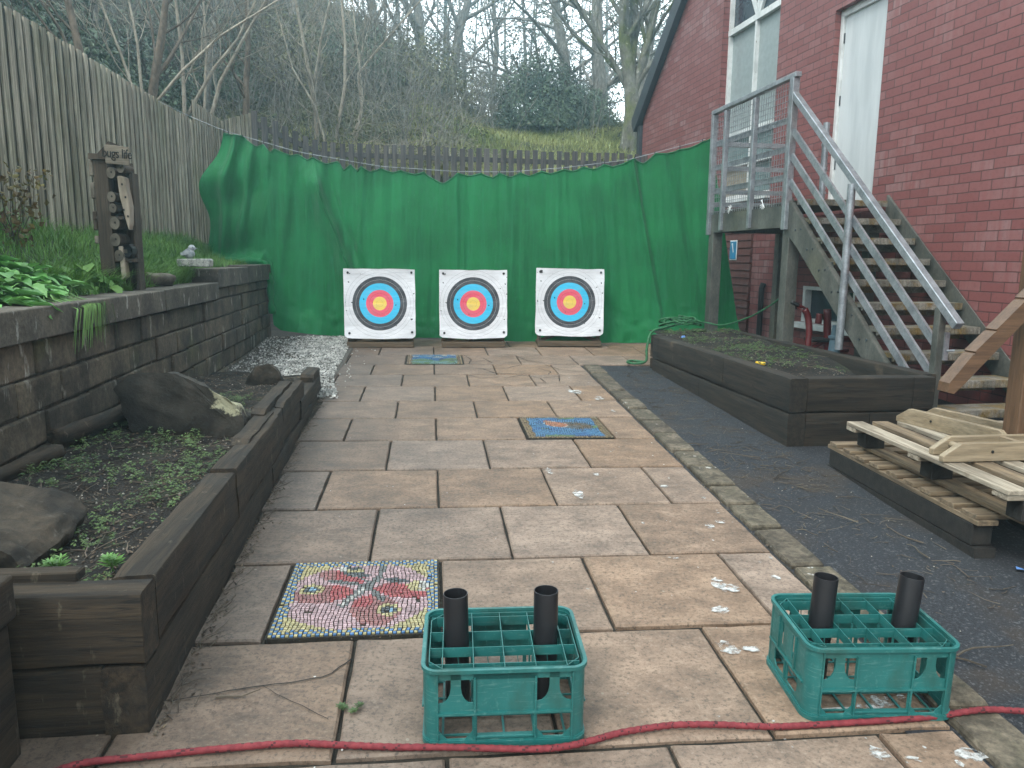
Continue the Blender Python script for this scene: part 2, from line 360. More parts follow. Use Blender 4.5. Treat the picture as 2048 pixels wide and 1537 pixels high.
def brick_mat():
    t = NT('painted red brick'); co = t.n('TexCoord').outputs['Object']
    s = t.n('SeparateXYZ', {0: co}); uv = t.n('CombineXYZ', {0: t.math('ADD', s.outputs[0], t.math('MULTIPLY', s.outputs[1], 1.)), 1: s.outputs[2], 2: 0.}).outputs[0]
    wob = t.noise(uv, 6, 3)
    uv2 = t.n('VectorMath', {0: uv, 1: t.n('CombineXYZ', {0: 0., 1: t.math('MULTIPLY', t.math('SUBTRACT', wob, .5), .010), 2: 0.}).outputs[0]}, operation='ADD').outputs[0]
    def bk(c1, c2, m, mort, smooth):
        return t.n('TexBrick', {'Vector': uv2, 'Color1': c1, 'Color2': c2, 'Mortar': m, 'Scale': 1., 'Mortar Size': mort, 'Mortar Smooth': smooth, 'Bias': 0., 'Brick Width': .232, 'Row Height': .079}, offset=.5)
    b = bk((.198, .063, .059), (.240, .081, .075), (.088, .036, .034), .0050, .3)
    col = b.outputs[0]
    rnd = bk((0, 0, 0), (1, 1, 1), (.3, .3, .3), .003, 0.)
    big = t.noise(co, .55, 4)
    f = t.math('MULTIPLY', t.rng(rnd.outputs[0], .35, .9), t.rng(big, .42, .58, 0, .7))
    wv = t.noise(t.coord((9, 9, 1)), 1.8, 4)
    col = t.mix(t.math('MULTIPLY', f, t.rng(wv, .35, .6)), col, (.30, .20, .195))
    n2 = t.noise(co, 30, 5); col = t.mix(t.rng(n2, .5, .75, 0, .35), col, (.08, .022, .02))
    t.put(t.b.inputs['Base Color'], col); t.b.inputs['Roughness'].default_value = .6
    h = t.math('SUBTRACT', 1., b.outputs[1]); b1 = t.bump(h, .75, .011)
    t.put(t.b.inputs['Normal'], t.bump(n2, .15, .003, b1))
    return t.mat
M['brick'] = brick_mat()

def face_mat():
    t = NT('printed target face'); s = t.n('SeparateXYZ', {0: t.n('TexCoord').outputs['Object']})
    x, z = s.outputs[0], s.outputs[2]
    r = t.math('SQRT', t.math('ADD', t.math('MULTIPLY', x, x), t.math('MULTIPLY', z, z)))
    Y_, R_, B_, K_, W_ = (.84, .60, .10), (.78, .09, .15), (.030, .50, .78), (.030, .032, .038), (.74, .75, .78)
    k = .0377; e = .0016
    st = [(0, Y_)]
    for i, (a, b, ln) in enumerate([(Y_, R_, (.5, .35, .08)), (R_, B_, (.30, .05, .08)), (B_, K_, (.02, .25, .42)), (K_, W_, (.62, .62, .62)), (W_, W_, (.25, .25, .26))]):
        r1 = k*(2*i+1); r2 = k*(2*i+2)
        st += [(r1-e/2, ln), (r1+e/2, a), (r2, b)]
        if i == 4: st[-1] = (r2-e/2, (.25, .25, .26)); st.append((r2+e/2, W_))
    col = t.ramp(t.math('MULTIPLY', r, 1.), [(min(p*2, 1), c) for p, c in st][:1]+[(p*2, c) for p, c in st[1:]], 'CONSTANT') if False else None
    r2x = t.math('MULTIPLY', r, 2.)
    rp = t.ramp(r2x, [(p*2, c) for p, c in st], 'CONSTANT')
    cr = t.noise(t.coord((1, 1, 2.5)), 6, 6, .65); v = t.mix(t.rng(cr, .42, .66, 0, .22), rp, (.30, .31, .34))
    ho = t.noise(t.coord(), 31, 0); v = t.mix(t.rng(ho, .80, .815), v, (.01, .01, .01))
    t.put(t.b.inputs['Base Color'], v); t.b.inputs['Roughness'].default_value = .6
    t.put(t.b.inputs['Normal'], t.bump(t.noise(t.coord((1, 1, 3)), 6, 6), .6, .018))
    return t.mat
M['face'] = face_mat()
M['face'].use_backface_culling = False

# lichen patch placed on the boulder itself
def lichen_boulder():
    t = NT('boulder with lichen'); co = t.coord()
    n1 = t.noise(co, 3.5, 8); col = t.ramp(n1, [(.40, (.011, .0105, .009)), (.50, (.026, .024, .019)), (.62, (.050, .044, .035))])
    d = t.n('VectorMath', {0: t.n('TexCoord').outputs['Object'], 1: (.315, -.02, .20)}, operation='SUBTRACT').outputs[0]
    ln = t.n('VectorMath', {0: t.n('Mapping', {0: d, 3: (1., .35, 1.3)}).outputs[0]}, operation='LENGTH').outputs['Value']
    f = t.math('ADD', ln, t.math('MULTIPLY', t.math('SUBTRACT', t.noise(co, 14, 6, .7), .5), .34))
    col = t.mix(t.rng(f, .125, .095, 0, .95), col, (.34, .33, .22))
    t.put(t.b.inputs['Base Color'], col); t.b.inputs['Roughness'].default_value = .95
    t.put(t.b.inputs['Normal'], t.bump(t.noise(co, 26, 8, .7), .9, .014))
    return t.mat
M['boulder_lichen'] = lichen_boulder()

# ---------------------------------------------------------------- small shape helpers
def blade(mb, p, a, ln, w, bend, mi=0, segs=3):
    d = Vector((math.cos(a), math.sin(a), 0)); side = Vector((-d.y, d.x, 0))
    vs = []
    for i in range(segs+1):
        t = i/segs; q = Vector(p)+d*(bend*ln*t*t)+Vector((0, 0, ln*(t-.45*bend*t*t)))
        ww = w*(1-t**1.5)*.5+.0003
        vs += [q-side*ww, q+side*ww]
    mb.add(vs, [(2*i, 2*i+1, 2*i+3, 2*i+2) for i in range(segs)], mi)
def leafq(mb, p, sz, n=None, mi=0, asp=.55):
    n = Vector((U(-1, 1), U(-1, 1), U(-.2, 1))).normalized() if n is None else Vector(n).normalized()
    a = n.orthogonal().normalized(); a = Matrix.Rotation(U(0, 6.28), 3, n) @ a; b = n.cross(a)
    p = Vector(p); h = n*sz*.12
    mb.add([p-a*sz*.5, p+b*sz*asp*.5-h, p+a*sz*.5, p-b*sz*asp*.5-h], [(0, 1, 2, 3)], mi)
def chip(mb, p, sz, mi=0):
    k = 5; th = U(0, 6); pts = []
    for j in range(k):
        r = sz*U(.6, 1.1); pts.append((r*math.cos(th+2*PI*j/k), r*math.sin(th+2*PI*j/k)))
    h = sz*U(.5, .9); tl = Vector((U(-.4, .4), U(-.4, .4), 1)).normalized()
    q = tl.to_track_quat('Z', 'Y').to_matrix()
    vs = [Vector(p)+q @ Vector((x, y, 0)) for x, y in pts]+[Vector(p)+q @ Vector((x*.55, y*.55, h)) for x, y in pts]
    mb.add(vs, [tuple(range(k, 2*k))]+[(j, (j+1) % k, k+(j+1) % k, k+j) for j in range(k)], mi)
def twig(mb, p, a, ln, r, lift=.15, mi=0, k=4):
    pts = [Vector(p)]; d = Vector((math.cos(a), math.sin(a), lift))
    for i in range(k):
        d = (d+Vector((U(-.4, .4), U(-.4, .4), U(-.2, .2)))).normalized(); d.z = max(-.1, d.z*.8); pts.append(pts[-1]+d*ln/k)
    mb.tube(pts, [r*(1-.6*i/k) for i in range(k+1)], 4, True, mi)

def rock(name, mtl, front, depth, label, loc, parent=None, seed=0, rz=0., sub=3, amp=.035, back=.75, cat='boulder', drop=.45, sharp=False):
    """front: outline (x,z) facing the viewer, given thickness and a rougher, smaller back"""
    bm = bmesh.new(); cx = sum(p[0] for p in front)/len(front); cz = sum(p[1] for p in front)/len(front)
    for dy, k in (((0, .985), (.1, 1.), (.62, .97), (1, back)) if sharp else ((0, .93), (.18, 1.), (.62, .97), (1, back))):
        for x, z in front:
            bm.verts.new((cx+(x-cx)*k, dy*depth, max(-.06, cz+(z-cz)*k-dy*depth*drop)))
    r = bmesh.ops.convex_hull(bm, input=bm.verts)
    bmesh.ops.delete(bm, geom=list(set(g for g in r['geom_interior']+r['geom_unused'] if isinstance(g, bmesh.types.BMVert))), context='VERTS')
    bmesh.ops.triangulate(bm, faces=bm.faces)
    bmesh.ops.subdivide_edges(bm, edges=bm.edges, cuts=5, use_grid_fill=True)
    for _ in range(0 if sharp else 1): bmesh.ops.smooth_vert(bm, verts=bm.verts, factor=.3, use_axis_x=True, use_axis_y=True, use_axis_z=True)
    bm.normal_update()
    for v in bm.verts:
        p = v.co+Vector((seed*3.1, 0, 0))
        v.co += v.normal*(amp*mnoise.fractal(p*4, .8, 2., 5)+amp*.5*mnoise.noise(p*17)+amp*.5*abs(mnoise.noise(p*7)))
    me = bpy.data.meshes.new(name); bm.to_mesh(me); bm.free(); me.materials.append(mtl)
    me.polygons.foreach_set('use_smooth', [True]*len(me.polygons)); me.set_sharp_from_angle(angle=.7)
    o = bpy.data.objects.new(name, me); C.objects.link(o); o.location = loc; o.rotation_euler = (0, 0, rz)
    return tag(o, label, cat)

# ---------------------------------------------------------------- ground, path, patio
def sheet(name, x0, x1, y0, y1, nx, ny, dz, m, amp=0., fr=2., poly=None):
    mb = MB(); vs = []
    for j in range(ny+1):
        for i in range(nx+1):
            x = lerp(x0, x1, i/nx); y = lerp(y0, y1, j/ny)
            vs.append((x, y, G(x, y)+dz+amp*nz(x*fr, y*fr)))
    mb.add(vs, [(j*(nx+1)+i, j*(nx+1)+i+1, (j+1)*(nx+1)+i+1, (j+1)*(nx+1)+i) for j in range(ny) for i in range(nx)])
    return tag(mb.build(name, m, smooth=True), kind='structure')
def hillz(x, y):
    d1 = y-12.95-.35*max(0, -2.2-x)*0; d2 = -3.45-x
    d = max(d1, d2) if abs(d1-d2) > .8 else .5*(d1+d2)+.2*(1-abs(d1-d2)/.8)+.4*abs(d1-d2)/.8
    s = lerp(.62, .285, ss(-3.2, 2.2, x))
    if y < 12: s = .5
    z = 2.62+s*max(-.2, min(d, 9))+.16*max(0, d-9)
    return z+.22*nz(x*.45, y*.45)+.07*nz(x*1.7, y*1.7, 3)
def far_ground():
    mb = MB(); vs = []; n = 40
    xs = [lerp(-400, 400, i/n) for i in range(n+1)]
    for y in xs:
        for x in xs: vs.append((x, y, -.6))
    mb.add(vs, [(j*(n+1)+i, j*(n+1)+i+1, (j+1)*(n+1)+i+1, (j+1)*(n+1)+i) for j in range(n) for i in range(n)])
    tag(mb.build('ground', M['ground']), kind='structure')
far_ground()
sheet('asphalt_path', 1.3, 5.2, -3, 8.0, 40, 110, -.014, M['asphalt'], .006, 1.3)
sheet('yard_ground', -4, 5.5, -3, 13.2, 20, 30, -.05, M['ground'])

def hill():
    mb = MB(); xs = []; x = -26.
    while x < 24: xs.append(x); x += .35 if -9 < x < 7 else 1.2
    ys = []; y = -2.
    while y < 60: ys.append(y); y += .35 if y < 27 else 1.5
    vs = [(x, y, hillz(x, y) if (y > 12.9 or x < -3.3) else -.3) for y in ys for x in xs]
    n = len(xs); fs = []
    for j in range(len(ys)-1):
        for i in range(n-1):
            if (ys[j] >= 12.9 or xs[i+1] <= -3.3): fs.append((j*n+i, j*n+i+1, (j+1)*n+i+1, (j+1)*n+i))
    j0 = next(j for j in range(len(ys)) if ys[j] >= 12.9)
    sk = [(x, ys[j0], hillz(x, ys[j0])) for x in xs]+[(x, ys[j0], -1.) for x in xs]; mb.add(sk, [(i, i+1, n+i+1, n+i) for i in range(n-1)])
    mb.add(vs, fs); tag(mb.build('hillside', M['hill'], smooth=True), kind='structure')
hill()

ROWY = [-1.2, -.6, 0, .59, 1.175, 1.775, 2.365, 2.955, 3.555, 4.15, 4.755, 5.335, 5.89, 6.46, 7.0, 7.53, 8.11, 8.70, 9.3]
MOS = {}
def patio():
    mb = MB()
    for r in range(len(ROWY)-1):
        y0, y1 = ROWY[r], ROWY[r+1]
        off = -.55 if r % 2 == 0 else -.25           # row 2.365-2.955 has index 6
        x = off-.59*3 if r > 2 else off-.59*3
        while x < 3.3:
            xa, xb = x, x+.588; x += .588
            ja = .006*nz(xa*5, y0*3); 
            kr = 1.405+.015*(y0+.3)
            if y0 < 7.4 and xa > kr-.05: continue
            xb2 = min(xb, kr) if y0 < 7.4 else min(xb, 2.75)
            lim = -1.16 if y0 < 1.9 else (-.77-.03*(y0-2) if y0 < 6.1 else -.93)
            xa2 = max(xa, lim)
            if xb2-xa2 < .06: continue
            key = None
            if r == 6 and abs(xa+.55) < .08: key = 'butterfly'
            if r == 10 and abs((xa+xb)/2-.91) < .3: key = 'fish'
            if r == 15 and abs((xa+xb)/2+.06) < .3: key = 'lagoon'
            if key: MOS[key] = (xa, xb, y0, y1); continue
            g = .006
            cells = [(xa2+g, xb2-g)]
            # slab broken by two cracks at the lower left
            for (a, b) in cells:
                top = .003*nz(xa*7, y0*7)
                nseg = 6
                P = []
                for i in range(nseg): P.append((lerp(a, b, i/nseg), y0+g+.006+.005*nz(lerp(a, b, i/nseg)*9, y0*9)))
                for i in range(nseg): P.append((b+.004*nz(b*9, lerp(y0, y1, i/nseg)*9), lerp(y0+g, y1-g, i/nseg)))
                for i in range(nseg): P.append((lerp(b, a, i/nseg), y1-g-.006+.005*nz(lerp(b, a, i/nseg)*9, y1*9+2)))
                for i in range(nseg): P.append((a+.004*nz(a*9+4, lerp(y1, y0, i/nseg)*9), lerp(y1-g, y0+g, i/nseg)))
                k = len(P); cx = (a+b)/2; cy = (y0+y1)/2
                tl = U(-.004, .004); tm = U(-.004, .004)
                zf = lambda x, y: G(x, y)+top+tl*(x-cx)+tm*(y-cy)
                vs = [(p[0], p[1], zf(*p)-.035) for p in P]+[(p[0], p[1], zf(*p)-.006) for p in P]
                vs += [(cx+(p[0]-cx)*.978, cy+(p[1]-cy)*.978, zf(*p)) for p in P]
                fs = [(i, (i+1) % k, k+(i+1) % k, k+i) for i in range(k)]+[(k+i, k+(i+1) % k, 2*k+(i+1) % k, 2*k+i) for i in range(k)]+[tuple(range(2*k, 3*k))]
                mb.add(vs, fs)
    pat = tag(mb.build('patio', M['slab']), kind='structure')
    jb = MB(); jb.add([(-1.3, -1.2, G(-1.3, -1.2)-.016), (1.40, -1.2, G(1.40, -1.2)-.016), (1.535, 7.53, G(1.535, 7.53)-.016), (2.75, 7.53, G(2.75, 7.53)-.016), (2.75, 9.3, G(2.75, 9.3)-.016), (-1.05, 9.3, G(-1.05, 9.3)-.016), (-.95, 6.2, G(-.95, 6.2)-.016), (-1.15, 1.9, G(-1.15, 1.9)-.016)], [tuple(range(8))])
    jb.build('joint_bed', M['joint'], pat)
    # hairline cracks in the slabs: thin dark grooves
    cr = MB()
    def crack(pts, w):
        pts = [Vector((x, y, 0)) for x, y in pts]; out = []
        for a, b in zip(pts, pts[1:]):
            m = max(2, int((b-a).length/.03))
            for i in range(m): out.append(a.lerp(b, i/m)+Vector((.008*nz(i+a.x*50, a.y*9), .008*nz(a.x*9, i+a.y*40), 0)))
        out.append(pts[-1])
        vs = []
        for i, p in enumerate(out):
            d = (out[min(i+1, len(out)-1)]-out[max(0, i-1)]).normalized(); s = Vector((-d.y, d.x, 0)); ww = w*(.5+.6*abs(nz(i*.9, w*90)))
            for q in (p-s*ww, p+s*ww): vs.append((q.x, q.y, G(q.x, q.y)+.0045))
        cr.add(vs, [(2*i, 2*i+1, 2*i+3, 2*i+2) for i in range(len(out)-1)])
    crack([(-.74, 2.055), (-.5, 2.11), (-.33, 2.14), (-.29, 2.19), (-.255, 2.235)], .0032)
    crack([(-.5, 2.11), (-.43, 2.05), (-.29, 1.94)], .0016)
    for pts in ([(.35, 8.1), (.42, 7.8), (.38, 7.55)], [(.9, 8.08), (1.0, 7.75), (1.3, 7.5), (1.45, 7.4)], [(.3, 7.35), (.5, 7.28), (.75, 7.32), (.9, 7.5)], [(.5, 7.28), (.6, 7.05), (.8, 7.02)],
                [(1.05, 7.3), (1.15, 7.12), (1.1, 6.98)], [(.35, 6.95), (.45, 6.8), (.62, 6.85)], [(.65, 6.8), (.85, 6.95), (1.0, 6.8), (1.02, 6.6)], [(1.0, 6.8), (1.25, 6.92)], [(1.2, 6.95), (1.15, 6.65)],
                [(.2, 7.8), (.36, 7.7), (.55, 7.72)], [(.55, 7.9), (.62, 7.6)], [(1.15, 7.5), (1.25, 7.25), (1.4, 7.15)]):
        crack(pts, .0055)
    cr.build('crack', M['hole'], pat)
    # spilt white paint: flat irregular blots on the stone
    sp = MB()
    def blot(x, y, sx, sy):
        k = 14; ph = U(0, 9)
        vs = [(x+sx*(.55+.65*abs(nz(math.cos(2*PI*i/k)*1.6+ph, math.sin(2*PI*i/k)*1.6)))*math.cos(2*PI*i/k), y+sy*(.55+.65*abs(nz(math.cos(2*PI*i/k)*1.6+ph, math.sin(2*PI*i/k)*1.6, 4)))*math.sin(2*PI*i/k), 0) for i in range(k)]
        sp.add([(a, b, G(a, b)+.006) for a, b, _ in vs], [tuple(range(k))])
    spots = [(1.21, 6.2, .07, .10), (1.36, 5.91, .05, .04), (1.36, 5.98, .035, .03), (.75, 3.69, .03, .07), (.66, 4.07, .02, .06), (.91, 4.01, .02, .03), (1.13, 2.62, .05, .045), (1.10, 2.66, .03, .05), (1.03, 2.46, .04, .03),
             (.96, 2.21, .035, .05), (1.04, 2.2, .045, .02), (1.35, 2.69, .02, .03), (1.25, 1.87, .06, .03), (1.17, 1.97, .035, .04), (1.33, 2.01, .04, .05), (1.4, 1.66, .04, .035), (1.16, 1.68, .03, .03), (1.23, 1.65, .025, .02),
             (1.28, 3.23, .025, .03), (1.35, 3.28, .03, .02), (1.24, 3.79, .03, .02), (1.3, 1.9, .05, .03), (1.15, 1.87, .07, .012), (1.37, 5.5, .02, .03), (1.0, 2.9, .025, .015)]
    for b in spots:
        blot(b[0], b[1], b[2]*1.25, b[3]*1.25)
    for _ in range(150):
        x = U(.55, 1.4)**1; x = 1.42-abs(R.gauss(0, .35)); y = U(1.5, 7.2)
        if x < .3: continue
        s = min(.012, abs(R.gauss(.002, .004)))+.0015; blot(x, y, s*U(.7, 1.6), s*U(.7, 2.2))
    for _ in range(60): blot(U(-.6, .8), U(1.5, 7.5), U(.003, .006), U(.003, .008))
    sp.build('paint_spill', M['paint'], pat)
    return pat
patio()

def kerb():
    mb = MB(); y = -1.2
    while y < 7.45:
        L = U(.28, .46); y2 = min(y+L, 7.5)
        for k in range(1):
            x0 = 1.412+.015*y; x1 = x0+.165+U(-.008, .008); z = U(.002, .012)
            g = .012; P = [(x0+g, y+g+.006), (x1, y+g+.006), (x1+.0025, y2-g-.006), (x0+g+.004, y2-g-.006)]
            n = 4; Q = []
            for a, b in zip(P, P[1:]+P[:1]):
                for i in range(n): t = i/n; qx = lerp(a[0], b[0], t); qy = lerp(a[1], b[1], t); Q.append((qx+.008*nz(qx*13, qy*13), qy+.008*nz(qx*13, qy*13, 7)))
            m = len(Q); cx = sum(q[0] for q in Q)/m; cy = sum(q[1] for q in Q)/m
            vs = [(q[0], q[1], G(*q)-.05) for q in Q]+[(q[0], q[1], G(*q)+z-.006) for q in Q]+[(cx+(q[0]-cx)*.93, cy+(q[1]-cy)*.95, G(*q)+z+.004) for q in Q]
            mb.add(vs, [(i, (i+1) % m, m+(i+1) % m, m+i) for i in range(m)]+[(m+i, m+(i+1) % m, 2*m+(i+1) % m, 2*m+i) for i in range(m)]+[tuple(range(2*m, 3*m))])
        y = y2
    tag(mb.build('kerb', M['kerb']), kind='structure')
kerb()

# ---------------------------------------------------------------- mosaics
TC = dict(yellow=(.50, .44, .22), blue=(.07, .20, .42), pink=(.52, .36, .38), red=(.40, .085, .090), rose=(.34, .15, .145), grey=(.15, .16, .16), dark=(.07, .085, .095), lblue=(.25, .45, .62),
          sky=(.10, .26, .46), brown=(.19, .135, .08), ochre=(.34, .25, .13), orange=(.52, .23, .13), green=(.16, .28, .13), white=(.58, .58, .54), aqua=(.20, .36, .34))
TCM = {}
for kx, cv in TC.items(): TCM[kx] = mat('tessera '+kx, [c*.46 for c in cv], [min(1, c*.72) for c in cv], 40, rough=.45, bump=.1, island=.22)
TK = list(TC); TMATS = [TCM[k] for k in TK]
def seg(p, a, b):
    ax, ay = a; bx, by = b; dx, dy = bx-ax, by-ay
    t = max(0, min(1, ((p[0]-ax)*dx+(p[1]-ay)*dy)/(dx*dx+dy*dy))); return math.hypot(p[0]-ax-t*dx, p[1]-ay-t*dy), t
def ell(p, c, rx, ry, rot):
    dx, dy = p[0]-c[0], p[1]-c[1]; a = math.radians(rot); x = dx*math.cos(a)+dy*math.sin(a); y = -dx*math.sin(a)+dy*math.cos(a)
    return (x/rx)**2+(y/ry)**2
def butterfly(u, v, n):
    m = min(u, 1-u, v, 1-v)
    if m < .068: return 'blue' if (int(u*n)+int(v*n)) % 2 else 'yellow'
    p = (u, v)
    for c, r in (((.17, .585), .055), ((.685, .285), .055)):
        d = math.hypot(u-c[0], v-c[1])
        if d < .028: return 'lblue' if u > c[0]-.006 else 'dark'
        if d < .047: return 'dark'
        if d < .078: return 'yellow'
    d, t = seg(p, (.60, .74), (.385, .36))
    if d < .035*(1-.45*abs(t-.35)): return 'white' if abs(d) < .010 and t > .4 else 'grey'
    if seg(p, (.60, .74), (.62, .95))[0] < .022: return 'grey'
    if seg(p, (.54, .62), (.29, .70))[0] < .024 or seg(p, (.54, .60), (.64, .42))[0] < .02 or seg(p, (.56, .66), (.40, .80))[0] < .012: return 'grey'
    if ell(p, (.40, .87), .10, .045, -10) < 1: return 'white' if u < .36 else ('yellow' if v < .87 else 'dark')
    if ell(p, (.44, .80), .10, .035, -18) < 1: return 'dark'
    if ell(p, (.865, .60), .075, .085, 0) < 1: return 'white' if u > .88 else 'yellow'
    if ell(p, (.72, .69), .085, .035, -15) < 1: return 'dark'
    if ell(p, (.35, .76), .17, .085, -25) < 1: return 'red' if u > .3 else 'rose'
    if ell(p, (.25, .52), .20, .12, 8) < 1: return 'red' if u > .30 else 'rose'
    if ell(p, (.60, .29), .15, .20, 20) < 1: return 'red' if v > .34 and u < .58 else 'rose'
    if ell(p, (.77, .54), .20, .10, -12) < 1: return 'red'
    if math.hypot((u-.5)/.475, (v-.5)/.47) < 1+.06*nz(u*5, v*5): return 'pink'
    return 'yellow'
def fish(u, v, n):
    if min(u, 1-u) < .09 or min(v, 1-v) < .05: return 'ochre' if (int(u*n)+int(v*n)) % 2 else 'brown'
    p = (u, v)
    if ell(p, (.42, .62), .17, .12, -42) < 1: return 'orange' if (ell(p, (.42, .62), .17, .12, -42) < .8) else 'white'
    if ell(p, (.33, .77), .06, .05, 0) < 1: return 'orange'
    if ell(p, (.66, .55), .22, .16, -28) < 1: return 'grey' if nz(u*9, v*9) > -.1 else 'brown'
    k = nz(u*4, v*6, 2)
    return 'green' if k > .38 else ('sky' if k < .05 else 'blue') if u+v < 1.5 or k < .2 else 'sky'
def lagoon(u, v, n):
    if min(u, 1-u) < .09: return 'ochre' if int(u*n) % 2 else 'brown'
    k = .5+.3*nz(u*3.2, v*3, 8)+.12*math.sin(u*9)
    if ell((u, v), (.78, .45), .2, .12, 0) < 1: return 'dark' if nz(u*9, v*9) > .1 else 'green'
    if v > k+.22: return 'sky' if nz(u*8, v*8) > -.2 else 'white'
    if v > k-.05: return 'blue'
    return 'aqua' if nz(u*7, v*7, 1) > -.1 else 'green'
def mosaic(key, fn, n, label, ph):
    xa, xb, y0, y1 = MOS[key]; g = .007; xa += g; xb -= g; y0 += g; y1 -= g
    t = thing('mosaic_slab', label, 'mosaic', ((xa+xb)/2, (y0+y1)/2, G((xa+xb)/2, (y0+y1)/2)))
    b = MB(); b.add([(x, y, G(x, y)+z) for z in (-.03, .002) for x, y in ((xa, y0), (xb, y0), (xb, y1), (xa, y1))], [(4, 5, 6, 7), (0, 1, 5, 4), (1, 2, 6, 5), (2, 3, 7, 6), (3, 0, 4, 7)])
    b.build('grout_bed', M['joint'], t, world=True)
    mb = MB(); W = xb-xa-.012; H = y1-y0-.012
    def J(i, j):
        edge = (i in (0, 1, n-1, n)) or (j in (0, 1, n-1, n))
        k = .08 if edge else .30
        u = i/n+k/n*nz(i*.83+ph, j*.77)*1.3; v = j/n+k/n*nz(i*.71, j*.93+ph, 5)*1.3
        if not edge:
            v += .35/n*math.sin(i*.45+ph+2.5*nz(i*.12, j*.12)); u += .35/n*math.sin(j*.5+3*nz(i*.1, j*.1, 9))
        return u, v
    for j in range(n):
        for i in range(n):
            q = [J(i, j), J(i+1, j), J(i+1, j+1), J(i, j+1)]
            cu = sum(a for a, _ in q)/4; cv = sum(b for _, b in q)/4; sh = U(.68, .80)
            if R.random() < .012: continue
            P = [(xa+.006+W*(cu+(a-cu)*sh), y0+.006+H*(cv+(b_-cv)*sh)) for a, b_ in q]
            z = .0065+U(-.0008, .0008)
            mb.add([(x, y, G(x, y)+z) for x, y in P]+[(x, y, G(x, y)+.001) for x, y in P], [(0, 1, 2, 3), (4, 5, 1, 0), (5, 6, 2, 1), (6, 7, 3, 2), (7, 4, 0, 3)], TK.index(fn(cu, cv, n)))
    mb.build('tesserae', TMATS, t, world=True)
mosaic('butterfly', butterfly, 40, 'pink and red butterfly mosaic with blue and yellow chequered border, beside the near crate', 0.)
mosaic('fish', fish, 34, 'blue mosaic slab with an orange fish, halfway along the paving beside the kerb', 3.)
mosaic('lagoon', lagoon, 30, 'blue and pale green mosaic slab just in front of the targets', 6.)

# ---------------------------------------------------------------- retaining wall and raised bed
def WX(y): return -1.72-.04*(y-3.2)
def retaining_wall():
    t = thing('retaining_wall', 'dark stained stone retaining wall with a stepped coping, left of the gravel', 'wall', (WX(6), 6, .3))
    mb = MB(); zc = [-.2, .0, .17, .33, .49, .645, .80, .96]
    for k in range(len(zc)-1):
        y = 1.6+.2*(k % 2)+U(0, .1)
        while y < 9.55:
            L = U(.38, .58); y2 = min(y+L, 9.6)
            if y2-y < .08: break
            dx = U(-.012, .010); x = WX(y); a = .004
            c = ((x-.13)+dx, (y+y2)/2, (zc[k]+zc[k+1])/2)
            mb.box((c[0], c[1], c[2]+U(-.004, .004)), (.26, y2-y-U(.006, .013), zc[k+1]-zc[k]-U(.007, .015)), Matrix.Rotation(.04+U(-.012, .012), 3, 'Z') @ Matrix.Rotation(U(-.012, .012), 3, 'X'))
            y = y2
    y = 6.85                                              # extra course under the higher coping
    while y < 9.55:
        y2 = min(y+U(.4, .55), 9.6); mb.box((WX(y)-.13+U(-.005, .006), (y+y2)/2, 1.01), (.26, y2-y-.01, .09), Matrix.Rotation(.04, 3, 'Z')); y = y2
    body = mb.build('stone_courses', M['stone'], t, bevel=.010, seg=2, world=True)
    bk = MB(); bk.box((WX(5.6)-.133, 5.6, .4), (.24, 8., 1.08), Matrix.Rotation(.04, 3, 'Z')); bk.build('mortar_core', M['mortar'], t, world=True)
    cp = MB()
    for a, b, z0, z1 in ((1.2, 2.55, .965, 1.10), (2.56, 3.83, .965, 1.105), (3.84, 5.3, .965, 1.103), (5.31, 6.84, .965, 1.107), (6.86, 8.2, 1.06, 1.225), (8.21, 9.62, 1.06, 1.24)):
        cp.box((WX((a+b)/2)-.115, (a+b)/2, (z0+z1)/2), (.31, b-a-.008, z1-z0), Matrix.Rotation(.04, 3, 'Z'))
    cp.build('coping', M['coping'], t, bevel=.007, seg=2, world=True)
retaining_wall()
def bedz(x, y):
    zc = lerp(1.10, 1.215, ss(6.6, 7.1, y)); w = WX(y)-.22
    return lerp(zc-.012, 1.50, ss(0, 1, (w-x)/(w+3.12)))+.03*nz(x*2, y*2)
